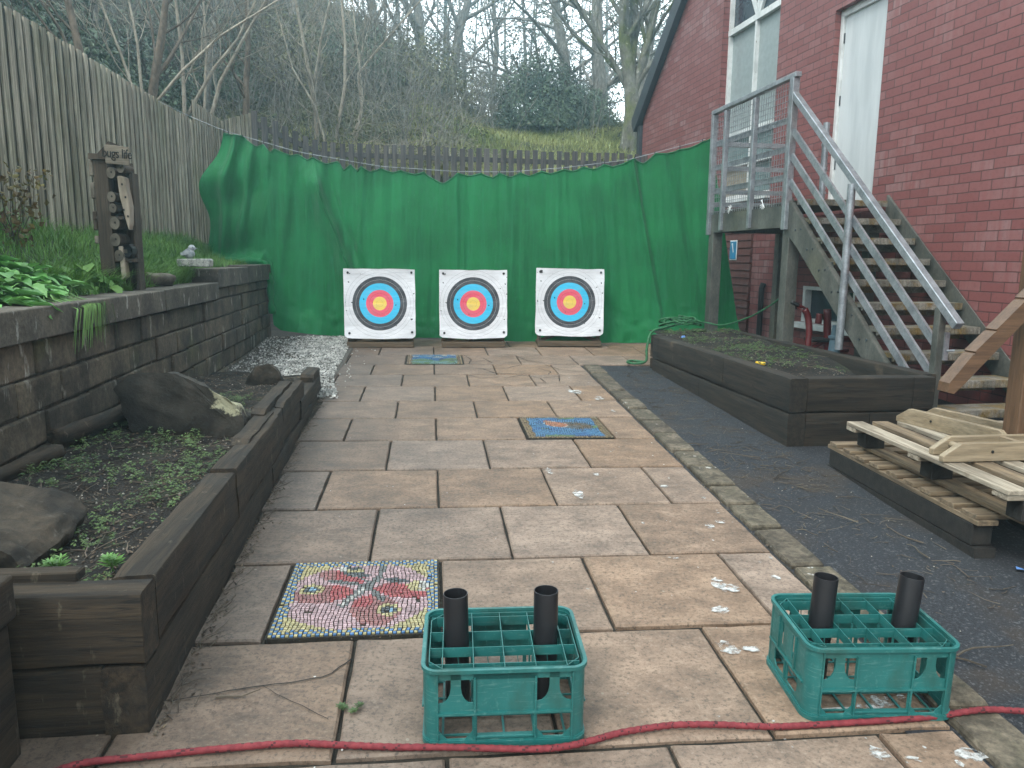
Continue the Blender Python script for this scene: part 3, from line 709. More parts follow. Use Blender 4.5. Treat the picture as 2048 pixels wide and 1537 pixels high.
def bed():
    mb = MB(); nx, ny = 16, 70; vs = []
    for j in range(ny+1):
        y = lerp(1.0, 12.3, j/ny)
        for i in range(nx+1):
            x = lerp(WX(min(y, 9.6))-.18, -3.2, i/nx); vs.append((x, y, bedz(x, y)))
    mb.add(vs, [(j*(nx+1)+i+1, j*(nx+1)+i, (j+1)*(nx+1)+i, (j+1)*(nx+1)+i+1) for j in range(ny) for i in range(nx)])
    tag(mb.build('raised_bed_soil', M['bed'], smooth=True), kind='structure')
    g = MB()
    for _ in range(17000):
        y = 3.2+6.8*R.random()**.9; w = WX(y)-.17; x = lerp(w, -3.1, R.random()**1.15)
        if x < -3.08: continue
        if y < 4.6 and x > w-.75 and R.random() < .75: continue
        tall = .5+.5*nz(x*1.4, y*1.2, 4)+(.35 if x < -2.6 else 0)
        mat_i = 0
        ln = U(.05, .13)*(.7+tall); blade(g, (x, y, bedz(x, y)-.01), U(0, 6.28), ln, U(.004, .008), U(.2, 1.0))
    for _ in range(95):                                   # long tussocks by the post and along the coping
        y = R.choice([U(4.6, 6.8), U(5.3, 6.9), U(6.0, 6.85)]); x = WX(y)-U(.2, .55)
        for _ in range(34): blade(g, (x+U(-.05, .05), y+U(-.05, .05), bedz(x, y)), U(-1.6, 1.6) if R.random() < .6 else U(0, 6.28), U(.14, .30), U(.005, .009), U(.6, 1.25), 0, 4)
    for _ in range(26):                                   # taller grass along the fence
        y = U(3.6, 6.2); x = -2.95+U(-.05, .15)
        for _ in range(24): blade(g, (x+U(-.06, .06), y+U(-.06, .06), bedz(x, y)), U(0, 6.28), U(.2, .38), U(.005, .008), U(.4, 1.1), 0, 4)
    tag(g.build('grass', M['grass'], smooth=True), 'green grass covering the raised bed behind the stone wall', 'grass', kind='stuff')
bed()

def bigleaf(mb, p, a, ln, w, tilt, curl):
    d = Vector((math.cos(a)*math.cos(tilt), math.sin(a)*math.cos(tilt), math.sin(tilt))); s = Vector((-math.sin(a), math.cos(a), 0)); up = s.cross(d)*-1
    if up.z < 0: up = -up
    n = 7; vs = []; ph = U(0, 9)
    for i in range(n+1):
        t = i/n; ww = w*math.sin(PI*min(1, t*.93+.07))**.75*.5*(1+.16*math.sin(i*2.6+ph)); c = Vector(p)+d*ln*t-Vector((0, 0, 1))*curl*ln*t*t
        rip = .05*ln
        vs += [c-s*ww+up*(ww*.42+rip*nz(i*.9, ph)), c-s*ww*.45+up*ww*.12, c, c+s*ww*.45+up*ww*.12, c+s*ww+up*(ww*.42+rip*nz(i*.9, ph+5))]
    mb.add(vs, [(5*i+k, 5*i+k+1, 5*i+k+6, 5*i+k+5) for i in range(n) for k in range(4)])
def leafy(x, y, n, ln, label, z=None, m='bigleaf', group='broad-leaved plants on the raised bed', name='leafy_plant'):
    z = bedz(x, y) if z is None else z
    t = thing(name, label, 'plant', (x, y, z), group=group)
    L = MB(); S = MB()
    for i in range(n):
        a = i*2.4+U(-.4, .4); k = i/n; L0 = ln*U(.5, 1.1); b = Vector((x+.05*math.cos(a)*k, y+.05*math.sin(a)*k, z)); h = lerp(.75, .12, k)*ln*U(.6, 1.3); out = lerp(.1, 1.15, k)*ln*U(.7, 1.1)
        tip = b+Vector((math.cos(a)*out, math.sin(a)*out, h)); S.tube([b, b.lerp(tip, .5)+Vector((0, 0, .03)), tip], [.005, .0045, .003], 5)
        bigleaf(L, tip, a+U(-.6, .6), L0, L0*U(.55, .8), U(-.2, .8)*(1-k*.6), U(.1, .7))
    L.build('foliage', M[m], t, smooth=True, world=True); S.build('stem', M[m], t, smooth=True, world=True)
for x, y, n, ln, lb in ((-2.02, 3.62, 70, .155, 'broad crinkled green leaves nearest the left edge, on the coping'), (-2.12, 3.98, 70, .155, 'broad crinkled green leaves above the hanging grass tuft'), (-2.55, 3.85, 70, .155, 'broad pale green leaves behind, nearest the fence'),
                        (-2.2, 4.42, 70, .155, 'broad green leaves at the right end of the leafy clump'), (-2.4, 4.25, 70, .155, 'broad yellowish green leaves in the middle of the clump')):
    leafy(x, y, n, ln, lb)
leafy(-2.15, 4.95, 26, .16, 'clump of narrow dark green leaves before the bug hotel post', group=None, m='grass')
def red_shrub(x, y, label, n=150, h=.42):
    z = bedz(x, y); t = thing('red_shrub', label, 'shrub', (x, y, z)); L = MB(); S = MB()
    for k in range(8):
        a = U(0, 6.28); p = Vector((x, y, z)); d = Vector((.35*math.cos(a), .35*math.sin(a), 1)); pts = [p.copy()]
        for i in range(5): p = p+d*h*.2*U(.7, 1.2); d += Vector((U(-.3, .3), U(-.3, .3), 0)); pts.append(p.copy())
        S.tube(pts, [.004, .0035, .003, .0025, .002, .0015], 4)
        for _ in range(n//8):
            q = pts[R.randrange(1, 6)]+Vector((U(-.09, .09), U(-.09, .09), U(-.07, .05))); leafq(L, q, U(.03, .06), asp=.6)
    S.build('stem', M['twig'], t, world=True); L.build('foliage', M['shrub'], t, world=True)
red_shrub(-2.72, 5.4, 'small shrub with reddish and yellow leaves against the plank fence', 260, .50)
def hanging_tuft():
    y = 4.1; x = WX(y)-.02; t = thing('grass_tuft', 'long grass tuft hanging over the stone coping', 'grass tuft', (x, y, 1.10)); g = MB()
    for _ in range(70):
        a = U(-.9, .5); ln = U(.14, .34); d = Vector((math.cos(a)*.55, math.sin(a), 0)); p = Vector((x-.16+U(-.05, .05), y+U(-.1, .12), 1.105)); vs = []; n = 6; s = Vector((-d.y, d.x, 0)).normalized(); w = U(.004, .007)
        for i in range(n+1):
            q = i/n; c = p+d*ln*(1.15*q)+Vector((0, 0, .12*math.sin(q*2.1)*ln*2.2-.95*ln*q**2.4)); c.x = max(c.x, p.x)
            if c.z < 1.1: c.x = max(c.x, WX(c.y)+.06)
            vs += [c-s*w*(1-q*.85), c+s*w*(1-q*.85)]
        g.add(vs, [(2*i, 2*i+1, 2*i+3, 2*i+2) for i in range(n)])
    g.build('grass_blades', M['grass'], t, smooth=True, world=True)
hanging_tuft()

# ---------------------------------------------------------------- fences
def plank_fence():
    t = thing('plank_fence', 'tall grey weathered vertical plank fence along the raised bed', 'fence', (-3.05, 7, 1.4))
    mb = MB(); bk = MB(); FX = lambda y: -3.0-.02*(y-6)
    y = 2.2
    while y < 12.1:
        w = .078; yy = y+w/2; top = 3.085+.004*nz(y*3, 0)+U(-.008, .008) if y < 10.75 else 3.36+U(-.01, .01)
        mb.box((FX(yy)+.007+U(-.003, .003), yy, (1.2+top)/2), (.016, w+U(-.006, .004), top-1.2), Matrix.Rotation(U(-.03, .03)+.02, 3, 'Z') @ Matrix.Rotation(U(-.004, .004), 3, 'X'))
        bk.box((FX(yy)-.0125, yy+.065, (1.2+top)/2-.01), (.014, .115, top-1.22), Matrix.Rotation(.02, 3, 'Z'))
        y += .130
    # the short raised piece that turns the corner
    for i in range(9):
        f = i/8; x = lerp(-3.12, -2.72, f); yy = lerp(12.12, 12.45, f); top = lerp(3.30, 3.50, f)
        mb.box((x, yy, (1.2+top)/2), (.05, .02, top-1.2), Matrix.Rotation(.65, 3, 'Z'))
    mb.build('plank_panel', M['fence'], t, bevel=.002, world=True); bk.build('backing_boards', M['fence_back'], t, world=True)
    for yy in (2.9, 4.8, 6.7, 8.6, 10.72): p = MB(); p.box((FX(yy)-.095, yy, 2.1), (.09, .09, 1.9)); p.build('fence_post', M['fence_back'], t, world=True)
plank_fence()
def picket_fence():
    t = thing('picket_fence', 'low dark picket fence behind the green sheet', 'fence', (0, 12.8, 2.5)); mb = MB(); rl = MB()
    path = [(-2.74, 12.45, 3.55), (-1.73, 12.8, 3.14), (0.34, 12.86, 3.115), (3.72, 13.02, 3.10)]
    for (a, b) in zip(path, path[1:]):
        a = Vector(a); b = Vector(b); L = (b-a).xy.length; pit = .150 if a.x < -2 else .133; n = int(L/pit); ang = math.atan2(b.y-a.y, b.x-a.x)
        for i in range(n):
            f = (i+.5)/n; p = a.lerp(b, f); top = p.z+U(-.014, .014)
            mb.box((p.x, p.y-.02, (top+1.9)/2), (.086+U(-.006, .006), .02, top-1.9), Matrix.Rotation(ang+U(-.03, .03), 3, 'Z') @ Matrix.Rotation(U(-.012, .012), 3, 'Y'))
        for dz in (-.17, -.75): rl.beam((a.x, a.y+.015, a.z+dz), (b.x, b.y+.015, b.z+dz), .04, .075)
    mb.build('pickets', M['picket'], t, bevel=.002, world=True); rl.build('rails', M['picket'], t, world=True)
picket_fence()

# ---------------------------------------------------------------- green backstop sheet
TOP = [(-2.416, 2.783, 1), (-2.357, 2.766, 1), (-2.192, 2.749, 1), (-2.043, 2.619, 0), (-1.947, 2.653, 1), (-1.862, 2.545, 0), (-1.818, 2.602, 1), (-1.626, 2.517, 0), (-1.542, 2.541, 1), (-1.437, 2.472, 0), (-1.377, 2.513, 1), (-1.231, 2.433, 0), (-1.07, 2.463, 1), (-1.008, 2.354, 0), (-.934, 2.435, 1), (-.842, 2.343, 0), (-.811, 2.412, 1), (-.7, 2.338, 0), (-.575, 2.385, 1), (-.434, 2.334, 0), (-.339, 2.363, 1), (-.168, 2.312, 0), (-.062, 2.347, 1), (.161, 2.204, 0), (.327, 2.332, 1), (.48, 2.298, 0), (.609, 2.333, 1), (.744, 2.277, 0), (.826, 2.34, 1), (.949, 2.284, 0), (1.072, 2.347, 1), (1.178, 2.302, 0), (1.317, 2.36, 1), (1.423, 2.326, 0), (1.573, 2.384, 1), (1.684, 2.356, 0), (1.805, 2.414, 1), (1.928, 2.38, 0), (2.048, 2.443, 1), (2.148, 2.41, 0), (2.325, 2.479, 1), (2.388, 2.507, 1), (2.505, 2.451, 0), (2.622, 2.565, 1), (2.744, 2.56, 0), (2.908, 2.611, 1), (3.028, 2.629, 0), (3.162, 2.702, 1), (3.26, 2.735, 1)]
def CY(x): return 9.3-.14*x
def wirez(x):
    return interp([(-3.07, 3.07), (-2.416, 2.80), (-1.542, 2.56), (-.575, 2.40), (.327, 2.345), (.95, 2.345), (1.573, 2.395), (2.325, 2.49), (3.162, 2.71), (3.3, 2.76)], x)
def topz(x):
    for (x0, z0, a), (x1, z1, b) in zip(TOP, TOP[1:]):
        if x <= x1:
            f = (x-x0)/(x1-x0)
            if a == b == 1: return lerp(z0, z1, f)-.05*(x1-x0)*math.sin(PI*f)*2
            f2 = f**.7 if a == 1 else 1-(1-f)**.7
            return lerp(z0, z1, f2)
    return TOP[-1][1]
def curtain():
    t = thing('green_sheet', 'big green netting sheet hanging from a wire behind the targets', 'backstop sheet', (0, 9.3, .35))
    nu, nv = 420, 70; mb = MB(); vs = []
    xl, xr = TOP[0][0], TOP[-1][0]
    for j in range(nv+1):
        v = j/nv
        for i in range(nu+1):
            s = i/nu; xt = lerp(xl, xr, s); xb = lerp(-2.70, 3.74, s)
            zt = topz(xt)
            if xb < -2.02: zb = bedz(-2.3, 9.6)+.02+.05*nz(xb*9, 2)
            elif xb < -1.93: zb = lerp(1.25, .50, ss(-2.02, -1.93, xb))
            else: zb = interp([(-1.93, .50), (-1.84, .44), (-1.05, .355), (0, .37), (1, .34), (2.6, .335), (3.74, .36)], xb)+.012*nz(xb*4, 1)
            z = lerp(zt, zb, v)
            k = (zt-z)/max(.2, zt-.35)
            x = lerp(xt, xb, k if xb > -2 else v)
            if s < .05: x += -.20*(1-s/.05)*math.exp(-((v-.40)/.22)**2)+.13*(1-s/.05)*math.exp(-((v-.78)/.12)**2)*0
            y = CY(x)
            # pleats below each fastening, dying out downwards, plus long lazy folds
            ph = xt*10.5+1.9*math.sin(xt*2.3)+.6*nz(xt*2, k*1.5); d = .036*(1-abs(math.sin(ph*.5))**.6*1.25)*(1-.45*k)*(.55+.9*abs(nz(xt*1.3, 4)))+.045*nz(xt*1.9, k*.7, 1)+.028*abs(nz(xt*5.5, k*.8, 5))+.012*nz(xt*15+k*2, k*1.7, 8)+.006*nz(xt*24, k*6, 2)
            fx = lerp(-1.36, -.93, ss(.0, .75, k))           # deep diagonal fold
            q = (x-fx)/(.15 if x < fx else .055); d -= .15*math.exp(-q*q)*ss(0, .15, k)*(1-.6*ss(.6, 1, k))*(1.25 if q > 0 else .9)
            q2 = (x-fx-.16)/.05; d += .04*math.exp(-q2*q2)*(1-ss(.6, .95, k))
            for fx2, w, a in ((2.39, .035, .07), (-1.93, .07, .06), (.33, .05, .03), (-.81, .04, .05), (-2.13, .05, .10), (-2.30, .045, .13), (-1.72, .06, .05), (1.3, .05, .02), (2.75, .07, .04)):
                q3 = (xt+.05*math.sin(k*2.2+fx2)-fx2)/w; d -= a*math.exp(-q3*q3)*(1-.5*k)
            if s < .13: d += .05*math.sin(v*13+s*40)*(.13-s)/.13+.05*nz(x*5, z*4, 3)*(.13-s)/.13
            if v > .86: d -= .05*(v-.86)/.14*(1+2*nz(xb*2.2, 3))+.02*nz(xb*7, v*22)
            elif z < .85 and xb > -1.9: d += .010*nz(x*9, z*16)
            if xb < -2.02 and v > .90: d -= (v-.90)/.10*.20*(1+nz(xb*6, 1))
            vs.append((x, y+d, z))
    mb.add(vs, [(j*(nu+1)+i, j*(nu+1)+i+1, (j+1)*(nu+1)+i+1, (j+1)*(nu+1)+i) for j in range(nv) for i in range(nu)])
    o = mb.build('netting', M['green'], t, smooth=True, world=True)
    hm = MB(); hm.tube([Vector(vs[i])+Vector((0, -.004, -.004)) for i in range(0, nu+1, 2)], .0075, 6)
    hm.build('hem', M['green'], t, smooth=True, world=True)
    # turned-over bottom lying on the wall end
    rl = MB(); pts = [(-2.62, CY(-2.6)-.16, 1.30), (-2.45, CY(-2.4)-.24, 1.285), (-2.25, CY(-2.2)-.25, 1.275), (-2.08, CY(-2.1)-.17, 1.28), (-1.985, CY(-2)-.10, 1.25), (-1.94, CY(-1.95)-.06, 1.02), (-1.93, CY(-1.9)-.05, .80), (-1.92, CY(-1.9)-.06, .60)]
    P = []
    for a, b in zip(pts, pts[1:]):
        for i in range(5): P.append(Vector(a).lerp(Vector(b), i/5))
    rl.tube([p+Vector((.02*nz(i*.5, 1), .02*nz(i*.5, 3), .015*nz(i*.6, 6))) for i, p in enumerate(P)], [.055*(.75+.45*nz(i*.35, 8)) for i in range(len(P))], 9)
    rl.build('turned_edge', M['green'], t, smooth=True, world=True)
    for x, z, c in TOP:
        if c:
            k = MB(); k.box((x, CY(x)-.012, (z+.004+wirez(x))/2), (.007, .012, max(.02, wirez(x)-z+.02))); k.build('clip', M['pegblack'], t, world=True)
    w = MB(); xs = [-3.07]+[lerp(-2.8, 3.2, i/40) for i in range(41)]
    w.tube([(x, CY(x)-.004 if x > -2.9 else 9.35, wirez(x)) for x in xs], .0032, 5)
    tag(w.build('wire', M['galv']), 'thin sagging wire strung from the plank fence to the steel landing', 'wire')
curtain()

# ---------------------------------------------------------------- targets
def target(cx, cy, zb, label, rz=0., h=.77, w=.79, roll=0., dz=0.):
    t = thing('archery_target', label, 'target', (cx, cy, zb), rz, group='three archery targets in a row')
    f = MB(); lean = .10
    f.beam((-w*.47, -.02, .045), (w*.47, -.02, .045), .045, .062); f.beam((-w*.47, .42, .03), (w*.47, .42, .03), .045, .05)
    for sx in (-1, 1): f.beam((sx*w*.43, 0, .03), (sx*w*.43, .42, .03), .045, .05)
    f.build('base_frame', M['stand'], t, bevel=.003)
    for sx in (-1, 1):
        l = MB(); l.beam((sx*w*.44, .06, .06), (sx*w*.42, .17, h+.06), .045, .045, (0, 1, 0)); l.build('leg', M['stand'], t, bevel=.003)
        l = MB(); l.beam((sx*w*.14, .14, .15), (sx*w*.45, .03, .07), .035, .04); l.build('strut', M['stand'], t, bevel=.003)
    p = MB(); p.beam((0, .42, .05), (0, .17, h*.85), .045, .045, (0, 1, 0)); p.build('rear_prop', M['stand'], t, bevel=.003)
    hold = MB(); hb = hold
    b = MB(); b.box((0, 0, 0), (w-.03, .10, h-.03)); bo = b.build('foam_boss', M['foam'], t, bevel=.006)
    bo.location = (0, .075, .115+dz+h/2); bo.rotation_euler = (-lean, roll, 0)
    pf = MB(); n = 22; vs = []; ph = U(0, 9)
    for j in range(n+1):
        for i in range(n+1):
            x = (i/n-.5)*w; z = (j/n-.5)*h; e = max(abs(i/n-.5), abs(j/n-.5))*2
            y = -.012*max(0, e-.75)*(1+nz(x*6+ph, z*6))*4.5-.008*nz(x*3+ph, z*3.5)
            zz = z; xx = x
            if j in (0, n): zz += .016*nz(x*4+ph, j)
            if i in (0, n): xx += .008*nz(z*5+ph, i)
            if j == 0: zz -= .022*math.sin(PI*i/n)*.6
            if j == 0 and i in (0, n): zz += .018; xx *= .985
            vs.append((xx, y, zz))
    pf.add(vs, [(j*(n+1)+i, j*(n+1)+i+1, (j+1)*(n+1)+i+1, (j+1)*(n+1)+i) for j in range(n) for i in range(n)])
    po = pf.build('paper_face', M['face'], t, smooth=True); L = Matrix.Rotation(-lean, 3, 'X') @ Matrix.Rotation(roll, 3, 'Y')
    po.location = Vector((0, .075, .115+dz+h/2))+L @ Vector((0, -.060, 0)); po.rotation_euler = (-lean, roll, 0)
    for sx, sz in ((-.44, .445), (.45, .45), (-.43, -.43), (.45, -.42)):
        k = MB(); k.lathe([(.0, -.010), (.012, -.008), (.014, -.004), (.006, 0), (.003, .03)], 8, (sx*w, -.008, sz*h), rot=Matrix.Rotation(-PI/2, 3, 'X'))
        if sx < 0 and sz > 0: k.box((sx*w+.012, -.007, sz*h+.004), (.030, .004, .034))
        q = k.build('pin', M['pegblack'], po)
    return t
target(-.565, 8.62, .317, 'left archery target, beside the white gravel', .02)
target(.488, 8.66, .313, 'middle archery target of the three, bottom of its paper sagging', 0., .77, .775)
target(1.62, 8.74, .31, 'right archery target, nearest the timber planter, slightly tilted', -.05, .775, .80, .012, .02)

# ---------------------------------------------------------------- crates and quiver tubes
def rrect(w, d, r, n=6):
    P = []
    for cx, cy, a0 in ((w/2-r, d/2-r, 0), (-w/2+r, d/2-r, 90), (-w/2+r, -d/2+r, 180), (w/2-r, -d/2+r, 270)):
        for i in range(n+1):
            a = math.radians(a0+90*i/n); P.append((cx+r*math.cos(a), cy+r*math.sin(a)))
    return P
def ring(mb, w, d, r, z0, z1, th, n=6):
    A = rrect(w, d, r, n); B = rrect(w-2*th, d-2*th, max(.004, r-th), n); k = len(A)
    vs = [(x, y, z0) for x, y in A]+[(x, y, z1) for x, y in A]+[(x, y, z0) for x, y in B]+[(x, y, z1) for x, y in B]
    fs = []
    for i in range(k):
        j = (i+1) % k
        fs += [(i, j, k+j, k+i), (2*k+j, 2*k+i, 3*k+i, 3*k+j), (k+i, k+j, 3*k+j, 3*k+i), (j, i, 2*k+i, 2*k+j)]
    mb.add(vs, fs)
def crate(loc, rz, label):
    W, D, H = .43, .325, .222; r = .041
    t = thing('bottle_crate', label, 'crate', loc, rz, group='green crates on the paving', rx=.035)
    c = MB()
    for sx, sy, a0 in ((1, 1, 0), (-1, 1, 90), (-1, -1, 180), (1, -1, 270)):
        cx = sx*(W/2-r); cy = sy*(D/2-r); A = []
        for i in range(9): a = math.radians(a0+90*i/8); A.append((math.cos(a), math.sin(a)))
        pr = [(cx+x*r*.93, cy+y*r*.93) for x, y in A]; inn = [(cx+x*(r*.93-.004), cy+y*(r*.93-.004)) for x, y in A]
        vs = [(x, y, z) for z in (.0, H) for x, y in pr]+[(x, y, z) for z in (.0, H) for x, y in inn]; n = 9
        fs = []
        for i in range(8): fs += [(i, i+1, n+i+1, n+i), (2*n+i+1, 2*n+i, 3*n+i, 3*n+i+1)]
        fs += [(n-1, 3*n-1, 4*n-1, 2*n-1), (0, n, 3*n, 2*n)]
        c.add(vs, fs)
    def front(y, fl):
        lo = [(-.073, .030), (.073, .030), (.073, .094), (-.073, .094)]
        holes = [lo]
        for s in (-1, 1):
            q = [(.084, .044), (.103, .0215), (.152, .0215), (.172, .044), (.172, .094), (.084, .094)]; holes.append([(s*a, b) for a, b in q])
            q = [(.083, .208), (.115, .208), (.115, .168), (.112, .150), (.105, .136), (.095, .127), (.083, .125)]; holes.append([(s*a, b) for a, b in q])
            q = [(.173, .208), (.141, .208), (.141, .168), (.144, .150), (.151, .136), (.161, .127), (.173, .125)]; holes.append([(s*a, b) for a, b in q])
        c.plate([(-W/2+r, 0), (W/2-r, 0), (W/2-r, H-.004), (-W/2+r, H-.004)], holes, .004, (0, y, 0))
        o = -1 if y < 0 else 1
        c.box((0, y+o*.003, .096), (W-2*r+.006, .010, .006)); c.box((0, y+o*.002, .028), (.15, .010, .004))
        for x in (-.079, .079): c.box((x, y+o*.003, .1), (.005, .009, .196))
        for x in (-.1755, .1755): c.box((x, y+o*.003, .11), (.004, .009, .20))
        for x in (-.0845, .0845, ): c.box((x*.94-.0, y+o*.003, .062), (.004, .009, .06))
    front(-D/2+.006, 1); front(D/2-.006, -1)
    for sx in (-1, 1):
        x = sx*(W/2-.006); holes = []
        for s in (-1, 1):
            holes.append([(s*a, b) for a, b in ((.012, .032), (.070, .032), (.085, .045), (.085, .092), (.012, .092))])
            holes.append([(s*a, b) for a, b in ((.032, .198), (.046, .198), (.046, .125), (.042, .117), (.036, .117), (.032, .125))])
        c.plate([(-D/2+r, 0), (D/2-r, 0), (D/2-r, H-.004), (-D/2+r, H-.004)], holes, .004, (x, 0, 0), (0, 1, 0), (0, 0, 1))
        c.box((x+sx*.003, 0, .097), (.010, D-2*r, .006)); c.box((x+sx*.003, 0, .062), (.009, .005, .06))
        for y in (-.06, .06): c.box((x+sx*.003, y, .15), (.008, .006, .10))
    ring(c, W+.006, D+.006, r+.003, H-.010, H, .010); ring(c, W-.008, D-.008, r-.004, H-.030, H-.010, .005)
    ring(c, W+.004, D+.004, r+.002, 0, .015, .006); ring(c, W, D, r, .015, .0195, .009)
    c.build('shell', M['crate'], t, bevel=.0011, smooth=True, angle=.6)
    g = MB(); z0, z1 = H-.034, H-.006; X = .198; Y = .143; th = .0021; ch = .036
    for x in (-.163, -.0815, 0, .0815, .163): g.box((x, 0, (z0+z1)/2+.0011*R.random()), (th, 2*Y, z1-z0))
    for y in (-.122, -.041, .041, .122): g.box((0, y, (z0+z1)/2-.001*R.random()-.0006), (2*X, th, z1-z0))
    P = [(-X+ch, -Y), (X-ch, -Y), (X, -Y+ch), (X, Y-ch), (X-ch, Y), (-X+ch, Y), (-X, Y-ch), (-X, -Y+ch)]
    for a, b in zip(P, P[1:]+P[:1]): g.beam((a[0], a[1], (z0+z1)/2), (b[0], b[1], (z0+z1)/2), th, z1-z0)
    for x in (-.0815, 0, .0815):
        for y in (-.041, .041): g.box((x, y, .095), (.005, .005, .18))
    for x in (-.122, -.041, .041, .122):
        for y in (-.125, -.0415, .0415, .125):
            g.tube([(x, y, H-.012), (x, y, H-.042), (x+.002, y, H-.06)], .0014, 4)
    g.build('divider_grid', M['crate'], t)
    b = MB()
    for x in (-.163, -.0815, 0, .0815, .163): b.box((x, 0, .007), (.006, D-.02, .004))
    for y in (-.122, -.041, .041, .122): b.box((0, y, .0075), (W-.02, .006, .004))
    b.build('floor_grid', M['crate'], t)
    return t
ca = crate((.190, 1.955, G(.19, 1.955)+.003), -.035, 'green bottle crate with two black tubes, in front of the butterfly mosaic')
cb = dup(ca, (1.255, 1.975, G(1.255, 1.975)+.003), -.075, 'green bottle crate with two black tubes, by the kerb among white splashes')
def quiver(root, lx, ly, label, tilt, src=None):
    base = root.matrix_basis @ Vector((lx, ly, .02))
    if src is None:
        t = thing('plastic_tube', label, 'tube', base, 0, group='black tubes standing in the crates')
        m = MB(); m.lathe([(.0335, 0), (.0340, .328), (.0335, .331), (.0318, .331), (.0315, .328), (.0312, .002), (.0335, 0)], 32); m.build('tube_wall', M['rubber'], t, smooth=True, angle=.6)
    else: t = dup(src, base, 0., label)
    t.rotation_euler = tilt; return t
qa = quiver(ca, -.122, 0., 'black plastic tube in the crate by the mosaic, left one', (.02, -.02, 0))
quiver(ca, .122, 0., 'black plastic tube in the crate by the mosaic, right one', (.0, .0, 0), qa)
quiver(cb, -.122, 0., 'black plastic tube in the crate by the kerb, left one', (-.01, .05, 0), qa)
quiver(cb, .122, 0., 'black plastic tube in the crate by the kerb, right one, leaning', (-.02, .10, 0), qa)

# ---------------------------------------------------------------- ropes
def smooth_path(pts, n=10):
    P = [Vector(p) for p in pts]; out = []
    for i in range(len(P)-1):
        a, b, c, d = P[max(0, i-1)], P[i], P[i+1], P[min(len(P)-1, i+2)]
        for k in range(n):
            t = k/n; out.append(.5*((2*b)+(c-a)*t+(2*a-5*b+4*c-d)*t*t+(3*b-a-3*c+d)*t**3))
    out.append(P[-1]); return out
def twisted(mb, path, r, twist, n=8, fleck=None):
    L = 0; k = len(path); vs = []; a = (path[1]-path[0]).orthogonal().normalized(); fs = []; ms = []
    for i, p in enumerate(path):
        t = (path[min(i+1, k-1)]-path[max(0, i-1)]).normalized(); a = (a-t*a.dot(t)).normalized(); b = t.cross(a)
        if i: L += (p-path[i-1]).length
        for j in range(n):
            th = 2*PI*j/n; rr = r*(1+.10*math.cos(3*th-L*twist)); vs.append(p+(a*math.cos(th)+b*math.sin(th))*rr)
    for i in range(k-1):
        for j in range(n):
            mi = 0
            if fleck and (int(i*fleck+j*2.4) % 23 == 0 or int(i*fleck-j*2.4) % 29 == 0): mi = 1
            mb.add([], []); fs.append((i*n+j, i*n+(j+1) % n, (i+1)*n+(j+1) % n, (i+1)*n+j)); ms.append(mi)
    b0 = len(mb.v); mb.v += [tuple(v) for v in vs]
    for f, m in zip(fs, ms): mb.f.append(tuple(b0+q for q in f)); mb.m.append(m)
M['rope_red'] = mat('red climbing rope', (.135, .013, .019), (.20, .026, .032), 60, rough=.8, bump=.5, bscale=300, bd=.002)
M['rope_dark'] = plain('rope dark thread', (.055, .012, .014), .9)
M['rope_green'] = mat('green cord', (.014, .085, .031), (.032, .15, .058), 40, rough=.7, bump=.3, bscale=200)
def red_rope():
    m = MB(); pts = [(-.80, 1.1), (-.93, 1.4), (-1.0, 1.66), (-.901, 1.785), (-.718, 1.812), (-.502, 1.828), (-.36, 1.832), (-.231, 1.815), (-.1, 1.797), (.041, 1.785), (.249, 1.762), (.34, 1.765), (.412, 1.782), (.5, 1.808), (.588, 1.822), (.66, 1.828), (.759, 1.822), (.86, 1.808), (.95, 1.799), (1.155, 1.800), (1.381, 1.806), (1.552, 1.812), (1.70, 1.808), (1.95, 1.79), (2.3, 1.70), (2.6, 1.72), (2.9, 1.6)]
    twisted(m, smooth_path([(x, y, G(x, y)+.0125+(.010 if 1.41 < x < 1.6 else 0)) for x, y in pts], 22), .0088, 260, 10, 1.7)
    tag(m.build('climbing_rope', [M['rope_red'], M['rope_dark']], smooth=True), 'red rope with dark flecks lying across the paving in front of the crates', 'rope')
red_rope()

